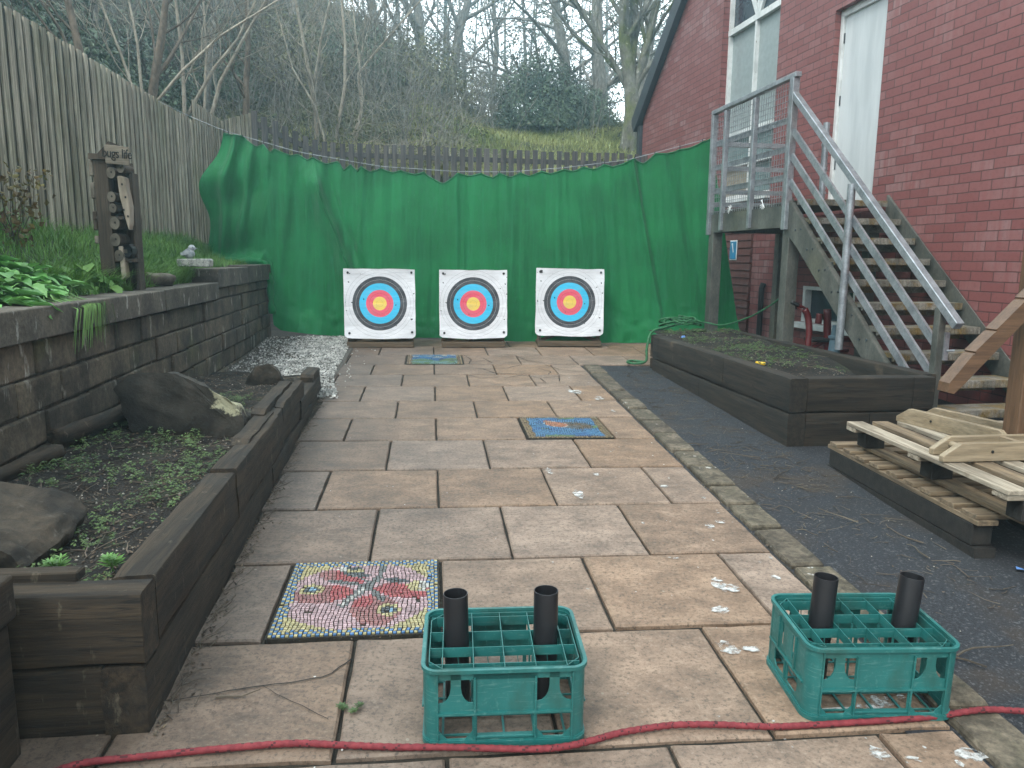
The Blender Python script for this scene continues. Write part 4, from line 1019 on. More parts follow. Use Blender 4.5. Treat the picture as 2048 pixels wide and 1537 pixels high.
# ---------------------------------------------------------------- planters
def planter_left():
    t = thing('timber_planter', 'long raised bed of old dark sleepers with a jagged worn top', 'planter', (-.9, 3.5, .1))
    ang = math.atan2(-.035, 1)
    PXf = lambda y: -.748-.0350*(y-1.92)
    def sl(y0, y1, z0, z1, th, m, dx=0, bev=.008):
        y = (y0+y1)/2; k = MB(); k.rough((PXf(y0)-th/2+dx, y0+.003, (z0+z1)/2), (PXf(y1)-th/2+dx, y1-.003, (z0+z1)/2), th, z1-z0-.006, .007, .011, y0); k.build('sleeper', m, t, smooth=True, angle=.6, world=True)
    sl(1.92, 3.9, .03, .272, .115, M['sleeper_y'], -.004); sl(3.9, 6.15, .10, .262, .115, M['sleeper_y'], -.002)
    sl(2.03, 3.05, .275, .478, .115, M['sleeper_y']); sl(3.05, 4.1, .268, .490, .10, M['sleeper_y'], .003); sl(4.1, 5.0, .265, .492, .12, M['sleeper_y'], -.004)
    sl(5.0, 6.2, .265, .40, .11, M['sleeper_y'], .004)
    for y0, y1, x0, x1, z in ((4.02, 5.06, -.125, -.055, .535), (4.3, 5.2, -.05, .0, .515), (3.45, 4.2, -.11, -.03, .505), (5.75, 6.2, -.10, .0, .46)):    # split upper slabs of the rotted log
        k = MB(); y = (y0+y1)/2; n = 14; vs = []
        for i in range(n+1):
            yy = lerp(y0, y1, i/n); j1 = .010*nz(yy*7, 1); j2 = .012*nz(yy*6, 5); zt = z+.010*nz(yy*5, 9)-(.02 if i in (0, n) else 0)
            vs += [(PXf(yy)+x0+j1, yy, .40 if z > .47 else .38), (PXf(yy)+x0+j1+.004, yy, zt), (PXf(yy)+x1+j2, yy, zt-.006), (PXf(yy)+x1+j2, yy, .40 if z > .47 else .38)]
        k.add(vs, [(4*i+a, 4*i+(a+1) % 4, 4*i+4+(a+1) % 4, 4*i+4+a) for i in range(n) for a in range(4)]+[(3, 2, 1, 0), (4*n, 4*n+1, 4*n+2, 4*n+3)])
        k.build('split_sleeper', M['sleeper_y'], t, world=True)
    def fr(x0, x1, z0, z1, m=M['sleeper_x'], dy=0, th=.105):
        k = MB(); k.rough((x0+.002, 1.92+th/2+dy, (z0+z1)/2), (x1-.002, 1.92+th/2+dy, (z0+z1)/2), th, z1-z0-.006, .006, .012, z0*9); k.build('sleeper', m, t, smooth=True, angle=.6, world=True)
    fr(-1.62, -.748, .272, .476); fr(-1.62, -.862, .02, .268, dy=.004); fr(-.862, -.752, .02, .268, M['sleeper_y'], dy=.004)
    k = MB(); k.beam((-1.5, 2.045, .478), (-.94, 2.035, .484), .05, .03); k.build('split_sleeper', M['sleeper_x'], t, bevel=.004, world=True)
planter_left()
def planter_near():
    t = thing('timber_planter', 'paler sleeper edging cut off by the left edge of the picture, front corner', 'planter', (-1.2, 1.5, .06)); 
    for z0, z1, dx, y1 in ((.435, .553, .0, 1.89), (.04, .432, -.012, 1.87)):
        k = MB(); k.box((-1.032-.10+dx, (.5+y1)/2, (z0+z1)/2), (.20, y1-.5, z1-z0-.004)); k.build('sleeper', M['sleeper_y'], t, bevel=.009, seg=2, world=True)
planter_near()
def soilz(x, y): return lerp(.42, .415, ss(2, 4, y))-.09*ss(5.4, 6.5, y)+.025*nz(x*2.3, y*2.3)+.02*nz(x*7, y*7)+.03*ss(-1.2, -1.75, x)
def soil_patch(name, x0f, x1f, y0, y1, zf, nx, ny, m):
    mb = MB(); vs = []
    for j in range(ny+1):
        y = lerp(y0, y1, j/ny)
        for i in range(nx+1): x = lerp(x0f(y), x1f(y), i/nx); vs.append((x, y, zf(x, y)))
    mb.add(vs, [(j*(nx+1)+i, j*(nx+1)+i+1, (j+1)*(nx+1)+i+1, (j+1)*(nx+1)+i) for j in range(ny) for i in range(nx)])
    return tag(mb.build(name, m, smooth=True), kind='structure')
soil_patch('soil', lambda y: WX(y)-.02, lambda y: -.80-.035*(y-1.92), 1.97, 6.6, soilz, 60, 200, M['soil'])
def litter_over(n, xf, yf, zf, twigs, name, label, leafsz=(.008, .02), flakes=.12, mats=None):
    mb = MB()
    for _ in range(n):
        y = yf(); x = xf(y)
        if R.random() < flakes: chip(mb, (x, y, zf(x, y)), U(.003, .007), 1)
        else: leafq(mb, (x, y, zf(x, y)+.006), U(*leafsz), (U(-.5, .5), U(-.5, .5), 1), 0, U(.25, .6))
    for _ in range(twigs):
        y = yf(); x = xf(y); twig(mb, (x, y, zf(x, y)+.006), U(0, 6.28), U(.05, .2), U(.0015, .0035), .1, 2)
    tag(mb.build(name, [M['litter'], M['chip'], M['twig']]), label, 'litter', kind='stuff')
lx = lambda y: lerp(WX(y)+.01, -.90-.035*(y-1.92), R.random())
litter_over(6500, lx, lambda: U(2.05, 6.5), soilz, 380, 'leaf_litter', 'dead leaves and twigs strewn over the soil of the left planter')
def ground_weeds(name, n, xf, yf, zf, dens, label, m='weed', sz=(.010, .022)):
    mb = MB()
    for _ in range(n):
        y = yf(); x = xf(y)
        if nz(x*2.6, y*2.6, dens)+.4*nz(x*9, y*9, dens) < .0: continue
        z = zf(x, y); h = U(.008, .045); k = R.randint(4, 8); a0 = U(0, 6)
        for i in range(k):
            a = a0+i*6.28/k; s = U(*sz); c = Vector((x+math.cos(a)*s*.6, y+math.sin(a)*s*.6, z+h+U(-.006, .008))); leafq(mb, c, s, (math.cos(a)*.5, math.sin(a)*.5, 1), 0, .6)
    tag(mb.build(name, M[m]), label, 'weeds', kind='stuff')
ground_weeds('ground_weeds', 2900, lx, lambda: U(2.05, 5.0), soilz, 3, 'small green weeds creeping over the soil of the left planter', sz=(.007, .017))
def small_weed(x, y, z, n, h, label, m='brightweed', sz=.035):
    t = thing('small_weed', label, 'weed', (x, y, z)); L = MB(); S = MB()
    for k in range(n):
        b = Vector((x+U(-.03, .03), y+U(-.02, .02), z)); tp = b+Vector((U(-.02, .02), U(-.02, .02), h*U(.6, 1))); S = MB(); S.tube([b, tp], .0018, 4); S.build('stem', M[m], t, world=True)
        for w in range(3):
            for i in range(7):
                a = i*.9+w; d = Vector((math.cos(a), math.sin(a), .35)); c = b.lerp(tp, .5+.25*w); s = sz*(1.1-.25*w); side = Vector((-d.y, d.x, 0))*s*.16
                L.add([c, c+d*s*.55-side, c+d*s, c+d*s*.55+side], [(0, 1, 2, 3)])
    L.build('foliage', M[m], t, world=True)
small_weed(-1.085, 2.16, .425, 4, .06, 'bright green weed with pointed leaves, left one by the front sleeper')
small_weed(-.945, 2.2, .425, 3, .045, 'smaller bright green weed in the planter corner by the front sleeper')
small_weed(-.245, 1.975, G(-.24, 1.98), 4, .018, 'tiny weed growing in the paving joint near the cracked slab', 'weed', .016)

rock('boulder', M['boulder_lichen'], [(-.265, .25), (-.20, .325), (-.11, .345), (.03, .33), (.11, .29), (.165, .225), (.235, .20), (.31, .18), (.35, .11), (.36, 0), (-.165, -.04), (-.215, .10)], .36, 'largest dark boulder with yellowish lichen on its right shoulder', (-1.31, 3.93, .415), seed=1, amp=.024, drop=.3, sharp=True)
rock('boulder', M['boulder'], [(-.46, .12), (-.20, .125), (-.02, .10), (.07, .06), (.10, .01), (.08, -.03), (-.05, -.05), (-.46, -.05)], .44, 'flat brown boulder at the left edge of the planter', (-1.245, 2.17, .435), seed=4, amp=.022, back=.9, drop=-.06)
rock('boulder', M['boulder'], [(-.165, .02), (-.12, .10), (-.06, .165), (.03, .175), (.08, .12), (.13, .0), (.10, -.04), (-.15, -.04)], .28, 'small pointed grey boulder by the white gravel', (-1.16, 5.45, .41), seed=7, amp=.02)
def old_log(p0, p1, r, label, seed):
    k = MB(); p0 = Vector(p0); p1 = Vector(p1); n = 16; ring_ = 12; d = (p1-p0).normalized(); a = d.orthogonal().normalized(); b = d.cross(a); vs = []
    for i in range(n+1):
        for j in range(ring_):
            th = 2*PI*j/ring_; rr = r*(1+.28*nz(math.cos(th)*2+seed, math.sin(th)*2, i*.08)+.12*nz(math.cos(th)*6, math.sin(th)*6+seed, i*.3)); c = p0.lerp(p1, i/n)+(a*nz(j*.7, seed)*0)
            c = c+d*(.05*nz(math.cos(th)*3+seed, math.sin(th)*3) if i in (0, n) else 0); vs.append(c+(a*math.cos(th)+b*math.sin(th)*.75)*rr)
    k.add(vs, [(i*ring_+j, i*ring_+(j+1) % ring_, (i+1)*ring_+(j+1) % ring_, (i+1)*ring_+j) for i in range(n) for j in range(ring_)]+[tuple(range(ring_-1, -1, -1)), tuple(n*ring_+j for j in range(ring_))])
    tag(k.build('old_log', M['sleeper_y'] if seed < 3 else M['log_grey'], smooth=True), label, 'log')
old_log((-1.73, 3.55, .49), (-1.60, 4.3, .50), .065, 'rotten log against the wall, left of the largest boulder', 1.)
old_log((-1.62, 4.75, .56), (-1.34, 4.62, .51), .06, 'split rotten log behind the largest boulder', 4.)
old_log((-1.71, 3.0, .46), (-1.66, 3.45, .465), .05, 'dark half buried log at the foot of the stone wall', 2.)

# gravel
def gx(y): return lerp(WX(y)+.02, -.86-.02*(y-6) if y > 6.9 else -.72-.16*(y-5.9), R.random())
def gravel():
    soil_patch('gravel_bed', lambda y: WX(y), lambda y: -.86, 6.3, 9.7, lambda x, y: G(x, y)+.004+.02*nz(x*3, y*3), 20, 40, M['gravelbed'])
    mb = MB()
    for _ in range(10500):
        y = U(5.95, 9.4); x = gx(y)
        wall = ss(-1.15, -1.75, x+.12*nz(x*3, y*3)); 
        if y < 6.35 and x < -.93-.03*(y-6): continue
        if R.random() < wall*.8: 
            if R.random() < .5: leafq(mb, (x, y, G(x, y)+.012), U(.015, .035), (U(-.5, .5), U(-.5, .5), 1), 1, .5)
            continue
        chip(mb, (x, y, G(x, y)+.004+.014*R.random()+.015*nz(x*3, y*3)), U(.006, .0145))
    for _ in range(50):
        y = U(6.4, 9.2); x = -.86+abs(R.gauss(0, .12)); chip(mb, (x, y, G(x, y)+.003), U(.005, .011))
    tag(mb.build('gravel', [M['gravel'], M['litter']]), 'white gravel between the stone wall and the paving', 'gravel', kind='stuff')
gravel()

# right planter
RP = dict(nl=(2.296, 4.568), fl=(2.207, 7.33), nr=(3.315, 4.60), fr=(3.18, 8.2))
def planter_right():
    t = thing('timber_planter', 'dark sleeper planter with a pointed end beside the steel steps', 'planter', (2.6, 6, .18))
    def wall(a, b, splits, th, caps=(0, 0)):
        a = Vector(a+(0,)); b = Vector(b+(0,)); d = b-a; nrm = Vector((-d.y, d.x, 0)).normalized()*th/2*-1
        ax = 'y' if abs(d.y) > abs(d.x) else 'x'
        for z0, z1, cuts in ((.08, .358, splits[0]), (.362, .588, splits[1])):
            cs = [0]+cuts+[1]
            for u, v in zip(cs, cs[1:]):
                p = a.lerp(b, u)+nrm; q = a.lerp(b, v)+nrm; e = (q-p).normalized()*.003; k = MB(); dz = .0
                k.rough((p.x+e.x, p.y+e.y, (z0+z1)/2), (q.x-e.x, q.y-e.y, (z0+z1)/2), abs(th), z1-z0-.004, .0045, .009, z0*7+p.x); k.build('sleeper', M['rp_'+ax], t, smooth=True, angle=.6, world=True)
    wall(RP['fl'], RP['nl'], ([.45], [.06, .62]), -.12)
    wall((RP['nl'][0]+.121, RP['nl'][1]+.008), RP['nr'], ([.5], [.83]), -.12)
    k = MB(); k.box((RP['nl'][0]+.0, RP['nl'][1], 0), (0.001, .001, .001))
    wall((3.30, 4.725), (3.20, 8.1), ([.5], [.4]), .11)
    wall((2.29, 7.34), (3.05, 8.1), ([], []), -.11)
planter_right()
def rpz(x, y): return .535+.05*ss(5, 7.5, y)-.06*ss(5.6, 4.8, y)+.035*nz(x*3, y*3)-.05*ss(3.0, 3.2, x)*ss(6, 5, y)
soil_patch('planter_soil', lambda y: 2.26+.032*(4.57-y)*-1*0+.06, lambda y: 3.22-.03*(y-5), 4.66, 7.9, rpz, 30, 80, M['soil'])
rx = lambda y: U(2.36, 3.12)
litter_over(2600, rx, lambda: U(4.72, 7.7), rpz, 130, 'leaf_litter', 'dead leaves and twigs on the soil of the pointed planter')
ground_weeds('ground_weeds', 1100, rx, lambda: U(5.3, 7.7), rpz, 9, 'low dull green weeds in the pointed planter', 'weed', (.010, .022))
k = MB(); k.tube([(2.50, 5.55, rpz(2.5, 5.55)+.012), (2.53, 5.47, rpz(2.5, 5.5)+.016)], .013, 8); tag(k.build('plastic_stub', M['yellow'], smooth=True), 'short yellow plastic stub lying in the pointed planter', 'litter')
k = MB(); chip(k, (2.46, 7.15, rpz(2.46, 7.15)+.005), .028); tag(k.build('plastic_scrap', M['blue_bit']), 'small blue scrap on the planter soil near the green rope', 'litter')
rock('pebble', M['chip'], [(-.03, 0), (-.02, .03), (.01, .035), (.03, .01), (.02, -.01)], .04, 'pale pebble on the soil just behind the planter front', (2.60, 4.75, .53), seed=9, amp=.004, cat='pebble')
def green_cord():
    m = MB(); P = []
    for i in range(70):
        f = i/70; a = f*2*PI*4.3; P.append((2.66+.24*math.cos(a)*(.7+.3*math.sin(f*9)), 7.86+.14*math.sin(a)*(.8+.2*math.cos(f*11)), .66+.03*math.sin(a*1.7)+.05*f))
    P += [(2.8, 7.95, .66), (3.0, 8.05, .66), (3.12, 7.9, .64), (3.17, 7.6, .70), (3.24, 7.3, .80), (3.3, 7.0, .94), (3.31, 6.9, 1.0)]
    twisted(m, smooth_path(P, 5), .009, 200, 6)
    P = [(2.66, 7.86, .66), (2.4, 7.6, .64), (2.24, 7.5, .60), (2.17, 7.4, .45), (2.15, 7.35, .33), (2.05, 7.38, .30), (2.0, 7.5, .30), (2.08, 7.6, .30), (2.17, 7.5, .30)]
    twisted(m, smooth_path(P, 8), .013, 200, 6)
    tag(m.build('green_rope', M['rope_green'], smooth=True), 'green rope coiled on the far end of the planter and tied to the steel post', 'rope')
green_cord()

# debris on the asphalt and along the edges
def path_debris():
    mb = MB()
    for _ in range(1900):
        y = U(2.4, 7.2); x = lerp(1.62+.015*y, 2.25, R.random()**.8)
        if x > 2.3: continue
        if nz(x*2.2, y*1.3, 5) < .02 and R.random() < .7: continue
        k = R.random()
        if k < .42: leafq(mb, (x, y, G(x, y)-.008+.003), U(.006, .018), (U(-.4, .4), U(-.4, .4), 1), 0, .45)
        elif k < .48: chip(mb, (x, y, G(x, y)-.011), U(.002, .005), 1)
        else: twig(mb, (x, y, G(x, y)-.006), U(0, 6.28), U(.03, .14), U(.001, .0026), .05, 2)
    for _ in range(45): y = U(1.7, 4); x = U(1.68, 2.3); chip(mb, (x, y, G(x, y)-.011), U(.002, .005), 1)
    for x, y, a, l in ((2.18, 3.0, 2.3, .26), (2.02, 3.25, 2.6, .2), (2.1, 2.85, 1.9, .14), (1.9, 3.9, .4, .22), (1.72, 4.6, 3, .2), (2.0, 4.3, 2.8, .25), (1.75, 2.05, 2.7, .35), (1.7, 2.12, .3, .25)): twig(mb, (x, y, G(x, y)), a, l, .0038, .1, 2, 6)
    for _ in range(700):                                   # debris collected at the foot of the left planter
        y = U(1.9, 6.2); x = -.745-.035*(y-1.92)+abs(R.gauss(0, .028)); z = G(x, y)+.005
        if R.random() < .6: leafq(mb, (x, y, z), U(.008, .024), (U(-.5, .5), U(-.5, .5), 1), 0, .4)
        else: twig(mb, (x, y, z), U(.9, 2.2), U(.03, .11), U(.001, .002), .1, 2)
    for _ in range(420):                                   # joints between slabs
        r = R.randrange(5, 17); y = ROWY[r]+U(-.008, .008); x = U(-.75, 1.4); leafq(mb, (x, y, G(x, y)+.001), U(.004, .012), (U(-.4, .4), U(-.4, .4), 1), 0, .5)
    for _ in range(200): x0 = 1.41; y = U(1.5, 7.3); x = 1.412+.015*y+U(-.02, .02); leafq(mb, (x, y, G(x, y)+.004), U(.006, .016), (U(-.4, .4), U(-.4, .4), 1), 0, .5)
    twig(mb, (-.62, 2.06, G(-.6, 2.06)+.006), .5, .13, .004, .02, 2, 5)
    tag(mb.build('path_litter', [M['litter'], M['chip'], M['twig']]), 'twigs, dead leaves and crumbs scattered on the path and paving edges', 'litter', kind='stuff')
path_debris()
k = MB(); leafq(k, (2.42, 2.72, G(2.42, 2.72)+.004), .05, (.1, .1, 1), 0, .7); chip(k, (2.44, 2.71, G(2.4, 2.7)-.008), .02); tag(k.build('plastic_scrap', M['blue_bit']), 'blue plastic scrap on the asphalt in front of the pallets', 'litter')

# ---------------------------------------------------------------- brick building
def building():
    t = thing('brick_building', 'red painted brick building with white door and tall arched window', 'building', (4.35, 6, 0), math.radians(94.1))
    S = lambda Y: (Y-6)/.9974
    ap = 1.2; far = 7.74; near = -6.2; ez = 3.92; az = ez+.80*(far-ap)
    wL, wR, ws = S(9.10), S(10.64), 2.15
    wc = (wL+wR)/2; wr = (wR-wL)/2; wt = 4.40; wa = 5.0
    win = [(wL, ws), (wR, ws), (wR, wa)]+[(wc+wr*math.cos(a), wa+wr*math.sin(a)) for a in [PI*i/16 for i in range(1, 16)]]+[(wL, wa)]
    dL, dR, db, dt = S(7.12), S(7.96), 1.90, 3.90
    door = [(dL, db), (dR, db), (dR, dt), (dL, dt)]
    bL, bR, bb, bt = S(7.25), S(8.22), .66, 1.06
    bw = [(bL, bb), (bR, bb), (bR, bt), (bL, bt)]
    w = MB(); w.plate([(near, -.3), (far, -.3), (far, ez), (ap, az), (near, az-.80*(ap-near))], [win, door, bw], .25, (0, -.125, 0))
    w.build('wall', M['brick'], t)
    e = MB(); e.box((far-.125, -3.1, 1.8), (.25, 5.7, 4.4)); e.build('end_wall', M['brick'], t)
    rf = MB(); th = .12
    def slope(x0, z0, x1, z1):
        d = Vector((x1-x0, 0, z1-z0)).normalized(); n = Vector((-d.z, 0, d.x)) if d.x > 0 else Vector((d.z, 0, -d.x))
        P = []
        for off in (.02, .16):
            for x, z in ((x0, z0), (x1, z1)):
                for y in (.10, -6.2): P.append(Vector((x, y, z))+n*off)
        rf.add(P, [(0, 1, 3, 2), (4, 6, 7, 5), (0, 2, 6, 4), (1, 5, 7, 3), (0, 4, 5, 1), (2, 3, 7, 6)])
    slope(far+.25, ez-.80*.25, ap, az); slope(near-.25, az-.80*(ap-near+.25), ap, az)
    rf.build('roof', M['dark_metal'], t)
    b = MB(); b.beam((far+.27, .055, ez-.80*.27-.01), (ap, .055, az-.01), .10, .20); b.beam((near-.2, .055, az-.80*(ap-near+.2)-.01), (ap, .055, az-.01), .10, .20); b.build('bargeboard', M['dark_metal'], t)
    c = MB(); c.box((far+.07, -.02, 1.75), (.13, .16, 3.9)); c.build('corner_board', M['dark_metal'], t)
    # door
    d = MB(); d.box(((dL+dR)/2, -.115, (db+dt)/2-.03), (dR-dL-.10, .045, dt-db-.07)); do = d.build('door', M['white_door'], t, bevel=.004)
    f = MB(); f.box((dR-.025, -.105, (db+dt)/2), (.05, .08, dt-db)); f.box((dL+.025, -.105, (db+dt)/2), (.05, .08, dt-db)); f.box(((dL+dR)/2, -.105, dt-.035), (dR-dL-.1, .08, .07)); f.build('door_frame', M['white_frame'], t, bevel=.003)
    for z in (2.35, 3.0, 3.62):
        h = MB(); h.tube([(dR-.052, -.088, z-.05), (dR-.052, -.088, z+.05)], .008, 8); h.build('hinge', M['dark_metal'], do)
    # window
    fr = MB(); y = -.125; k = .045
    for x in (wL+k/2, wR-k/2): fr.box((x, y, (ws+wa)/2), (k, .07, wa-ws))
    fr.box((wc, y+.002, (ws+wt)/2), (k*.8, .066, wt-ws))
    for z, hh in ((wt, .075), (3.02, .065), (2.62, .05), (ws+.03, .06)): fr.box((wc, y+.004, z), (wr*2-.002, .074, hh))
    arc = [(wc+(wr-.03)*math.cos(PI*i/20), y, wa+(wr-.03)*math.sin(PI*i/20)) for i in range(21)]
    for a, b_ in zip(arc, arc[1:]): fr.beam(a, b_, .06, .055, (0, 1, 0))
    for a in (58, 90, 122): L = .9 if a != 90 else 1.25; fr.beam((wc, y, wt), (wc+L*math.cos(math.radians(a)), y, wt+L*math.sin(math.radians(a))), .05, .035, (0, 1, 0))
    fw = fr.build('window', M['white_frame'], t)
    for x0, x1, z0, z1, m in ((wL, wc, 3.02, wt, 'pane_grey'), (wc, wR, 3.02, wt, 'pane_grey'), (wL, wc, ws, 3.02, 'pane_teal'), (wc, wR, 2.62, 3.02, 'pane_teal'), (wc, wR, ws, 2.62, 'pane_brown')):
        p = MB(); p.box(((x0+x1)/2, -.150, (z0+z1)/2), (x1-x0, .012, z1-z0)); p.build('pane', M[m], fw)
    p = MB(); p.plate([(wL, wt), (wR, wt)]+[(wc+wr*math.cos(PI*i/16), wa+wr*math.sin(PI*i/16)) for i in range(17)], [], .012, (0, -.150, 0)); p.build('pane', M['pane_dark'], fw)
    s = MB(); s.box((wc, -.04, ws-.03), (2*wr+.06, .2, .055)); s.build('window_sill', M['white_frame'], fw, bevel=.005)
    # basement window
    g = MB(); y = -.05
    for x in (bL+.025, bR-.025): g.box((x, y, (bb+bt)/2), (.05, .08, bt-bb))
    for z in (bb+.02, bt-.02): g.box(((bL+bR)/2, y+.002, z), (bR-bL, .08, .04))
    bo = g.build('basement_window', M['white_frame'], t); p = MB(); p.box(((bL+bR)/2, -.10, (bb+bt)/2), (bR-bL, .012, bt-bb)); p.build('pane', M['pane_dark'], bo)
    p = MB(); p.box(((bL+bR)/2-.1, .035, bb-.035), (bR-bL+.3, .15, .06)); p.build('window_sill', M['white_frame'], bo, bevel=.005)
    # ribbed cladding door under the landing
    q = MB(); z = .25
    while z < 1.80:
        q.box((S(10.3), .016, z+.045), (1.75, .032, .088), Matrix.Rotation(.12, 3, 'X')); z += .096
    q.build('ribbed_door', M['clad'], t)
    q = MB(); q.tube([(S(9.05), .05, .2), (S(9.05), .05, 1.0), (S(9.05), .03, 1.06)], .035, 8); q.build('drainpipe', M['pegblack'], t)
    # back mass so the inside stays dark
    m = MB(); m.box((.8, -6.1, 2), (13.4, .2, 5)); m.box((near+.1, -3, 1.6), (.2, 6, 3)); m.build('rear_wall', M['brick'], t)
    return t
building()
def wall_sign():
    o = Vector((4.35, 6, 0)); e = Vector((-.0715, .9974, 0)); nrm = Vector((-.9974, -.0715, 0)); s = (9.88-6)/.9974
    t = thing('wall_sign', 'small blue and white sign on the wall under the landing', 'sign', o+e*s+nrm*.04+Vector((0, 0, 1.47)), math.radians(94.1))
    k = MB(); k.box((0, 0, 0), (.20, .008, .26)); k.build('sign_plate', M['white'], t, bevel=.003)
    k = MB(); k.box((0, .006, 0), (.17, .006, .23)); k.box((.0, .0095, .02), (.02, .003, .1), Matrix.Rotation(.3, 3, 'Y'), 1); k.lathe([(.0, -.001), (.016, -.001), (.016, .002), (0, .002)], 12, (.02, .0095, .08), 1, Matrix.Rotation(-PI/2, 3, 'X')); k.build('sign_face', [M['sign_blue'], M['white']], t)
wall_sign()

# ---------------------------------------------------------------- steel steps
def steps():
    t = thing('steel_staircase', 'galvanised steel staircase with mesh sided landing beside the brick wall', 'staircase', (3.45, 4.8, .15))
    SX = lambda Y: 3.38-.0717*(Y-6)
    rot = Matrix.Rotation(.0716, 3, 'Z')
    rise, go = .1775, .2095
    Yt = lambda i: 6.78-(11-i)*go
    Zt = lambda i: 1.895-(11-i)*rise
    for i in range(2, 12):
        y = Yt(i); z = Zt(i); xc = SX(y)+.465
        k = MB(); W = .90
        if i < 11: k.box((xc, y+.115, z-.018), (W, .225, .034), rot)
        k.box((xc+0, y, z-.028), (W, .022, .056), rot)
        if i < 11: k.box((xc, y+.222, z-.075), (W, .008, .080), rot)  # rear plate added under each tread to darken the gap behind it
        n = 26
        for q in range(n):                                     # serrated anti-slip nosing
            f = (q+.5)/n-.5; k.box((xc+f*W*math.cos(.0716)+.013*math.sin(.0716), y+f*W*math.sin(.0716)-.013, z-.027), (.020, .008, .046), rot)
        k.build('tread', M['tread'], t, world=True)
    # stringers
    top = lambda Y: 1.89+.848*(Y-6.84)
    for off, nm in ((-.018, 'stringer'), (.95, 'stringer')):
        k = MB(); P = [(4.72, top(4.72)-.03), (6.86, 1.905), (6.86, 1.60), (6.66, 1.46), (5.02, .10), (4.72, .10)] if off < 0 else [(4.62, top(4.62)+.05), (6.86, 1.95), (6.86, 1.64), (4.9, .06), (4.62, .06)]
        k.plate(P, [], .012, (SX(0)+off, 0, 0), (-.0717, 1, 0), (0, 0, 1))
        fl = .03
        k.beam((SX(4.72)+off+.02, 4.72, top(4.72)-.03 if off < 0 else top(4.62)+.06), (SX(6.86)+off+.02, 6.86, 1.905 if off < 0 else 1.95), .045, .008)
        so = k.build(nm, M['galv_dull'], t, world=True)
        if off < 0:
            for i in range(2, 11):
                for dy, dz in ((.03, -.10), (.12, -.105)):
                    b = MB(); yy = Yt(i)+dy; b.lathe([(.0, -.008), (.0085, -.008), (.0085, 0), (0, 0)], 8, (SX(yy)+off-.006, yy, Zt(i)+dz), rot=Matrix.Rotation(PI/2, 3, 'Y')); b.build('bolt', M['dark_metal'], so, world=True)
    # landing
    ya, yb = 6.80, 8.50
    k = MB(); yc = (ya+yb)/2; k.box((SX(yc)+.47, yc+.02, 1.868), (.93, yb-ya-.04, .03), rot); k.build('landing_deck', M['galv_dull'], t, world=True)
    k = MB(); k.beam((SX(ya)-.0, ya+.05, 1.745), (SX(yb), yb, 1.745), .05, .20); k.beam((SX(yb)+.02, yb, 1.745), (SX(yb)+.94, yb+.07, 1.745), .05, .20); k.build('landing_edge', M['galv_dull'], t, world=True)
    # posts of the landing railing, and the legs below it
    def P(x, y, z0, z1, s, m='galv', nm='railing_post'):
        k = MB(); k.box((x, y, (z0+z1)/2), (s, s, z1-z0), rot); k.build(nm, M[m], t, bevel=.004, world=True)
    P(SX(6.86)-.03, 6.86, 1.62, 2.965, .065); P(SX(7.56)-.03, 7.56, 1.66, 2.93, .05); P(SX(8.2)-.03, 8.2, 1.66, 2.93, .05); P(SX(8.5)-.03, 8.5, 1.62, 2.93, .06)
    P(SX(8.5)+.90, 8.56, 1.66, 2.6, .05)
    for y in (6.86, 8.47): P(SX(y)+.035, y, .15, 1.645, .115, 'galv_dull', 'leg')
    for y in (6.86, 8.5): P(SX(y)+.86, y+.06, .15, 1.645, .10, 'galv_dull', 'leg')
    k = MB(); k.beam((SX(6.80)-.03, 6.80, 2.985), (SX(8.53)-.03, 8.53, 2.955), .06, .045); k.beam((SX(8.5)-.03, 8.5, 2.62), (SX(8.5)+.93, 8.57, 2.62), .05, .05); k.build('top_rail', M['galv'], t, bevel=.004, world=True)
    for z in (2.62, 2.36, 2.10):
        k = MB(); k.beam((SX(6.86)-.0, 6.86, z), (SX(8.5)-.0, 8.5, z), .012, .055); k.build('mid_rail', M['galv'], t, world=True)
    for z in (2.36, 2.10, 1.96):
        k = MB(); k.beam((SX(8.5), 8.5, z), (SX(8.5)+.93, 8.57, z), .012, .05); k.build('mid_rail', M['galv'], t, world=True)
    k = MB()
    for i in range(36):
        y = lerp(6.90, 8.48, i/35); k.beam((SX(y)-.012, y, 1.66), (SX(y)-.012, y, 2.95), .0042, .0042)
    for i in range(26):
        z = lerp(1.67, 2.94, i/25); k.beam((SX(6.88)-.016, 6.88, z), (SX(8.48)-.016, 8.48, z), .0042, .0042)
    k.build('mesh_panel', M['galv'], t, world=True)
    for y, z in ((7.95, 1.87), (7.25, 1.88)):
        k = MB()
        for _ in range(9): a = U(0, 6.3); k.tube([(SX(y)-.06, y, z), (SX(y)-.06+.0, y+.06*math.cos(a), z+.05*math.sin(a))], .004, 4)
        k.build('cable_tie', M['white'], t, world=True)
    # stair handrail
    hz = lambda Y: 2.825+.851*(Y-6.86)
    k = MB(); k.beam((SX(6.86)-.028, 6.86, hz(6.86)), (SX(4.62)-.028, 4.62, hz(4.62)), .06, .058); k.build('handrail', M['galv'], t, bevel=.004, world=True)
    for dz in (-.30, -.52, -.745):
        y0 = 4.80 if dz > -.6 else 4.96
        k = MB(); k.beam((SX(6.83)-.028, 6.83, hz(6.83)+dz), (SX(y0)-.028, y0, hz(y0)+dz), .020, .058); k.build('mid_rail', M['galv'], t, world=True)
    P(SX(4.79)-.03, 4.79, .14, hz(4.79)-.03, .056, 'galv_dull')
    k = MB(); y = 4.79; k.box((SX(y)+.012, y-.03, .77), (.035, .012, .19), rot); k.tube([(SX(y)+.012, y-.04, .74), (SX(y)+.055, y-.06, .745)], .008, 6); k.build('gate_latch', M['galv'], t, world=True)
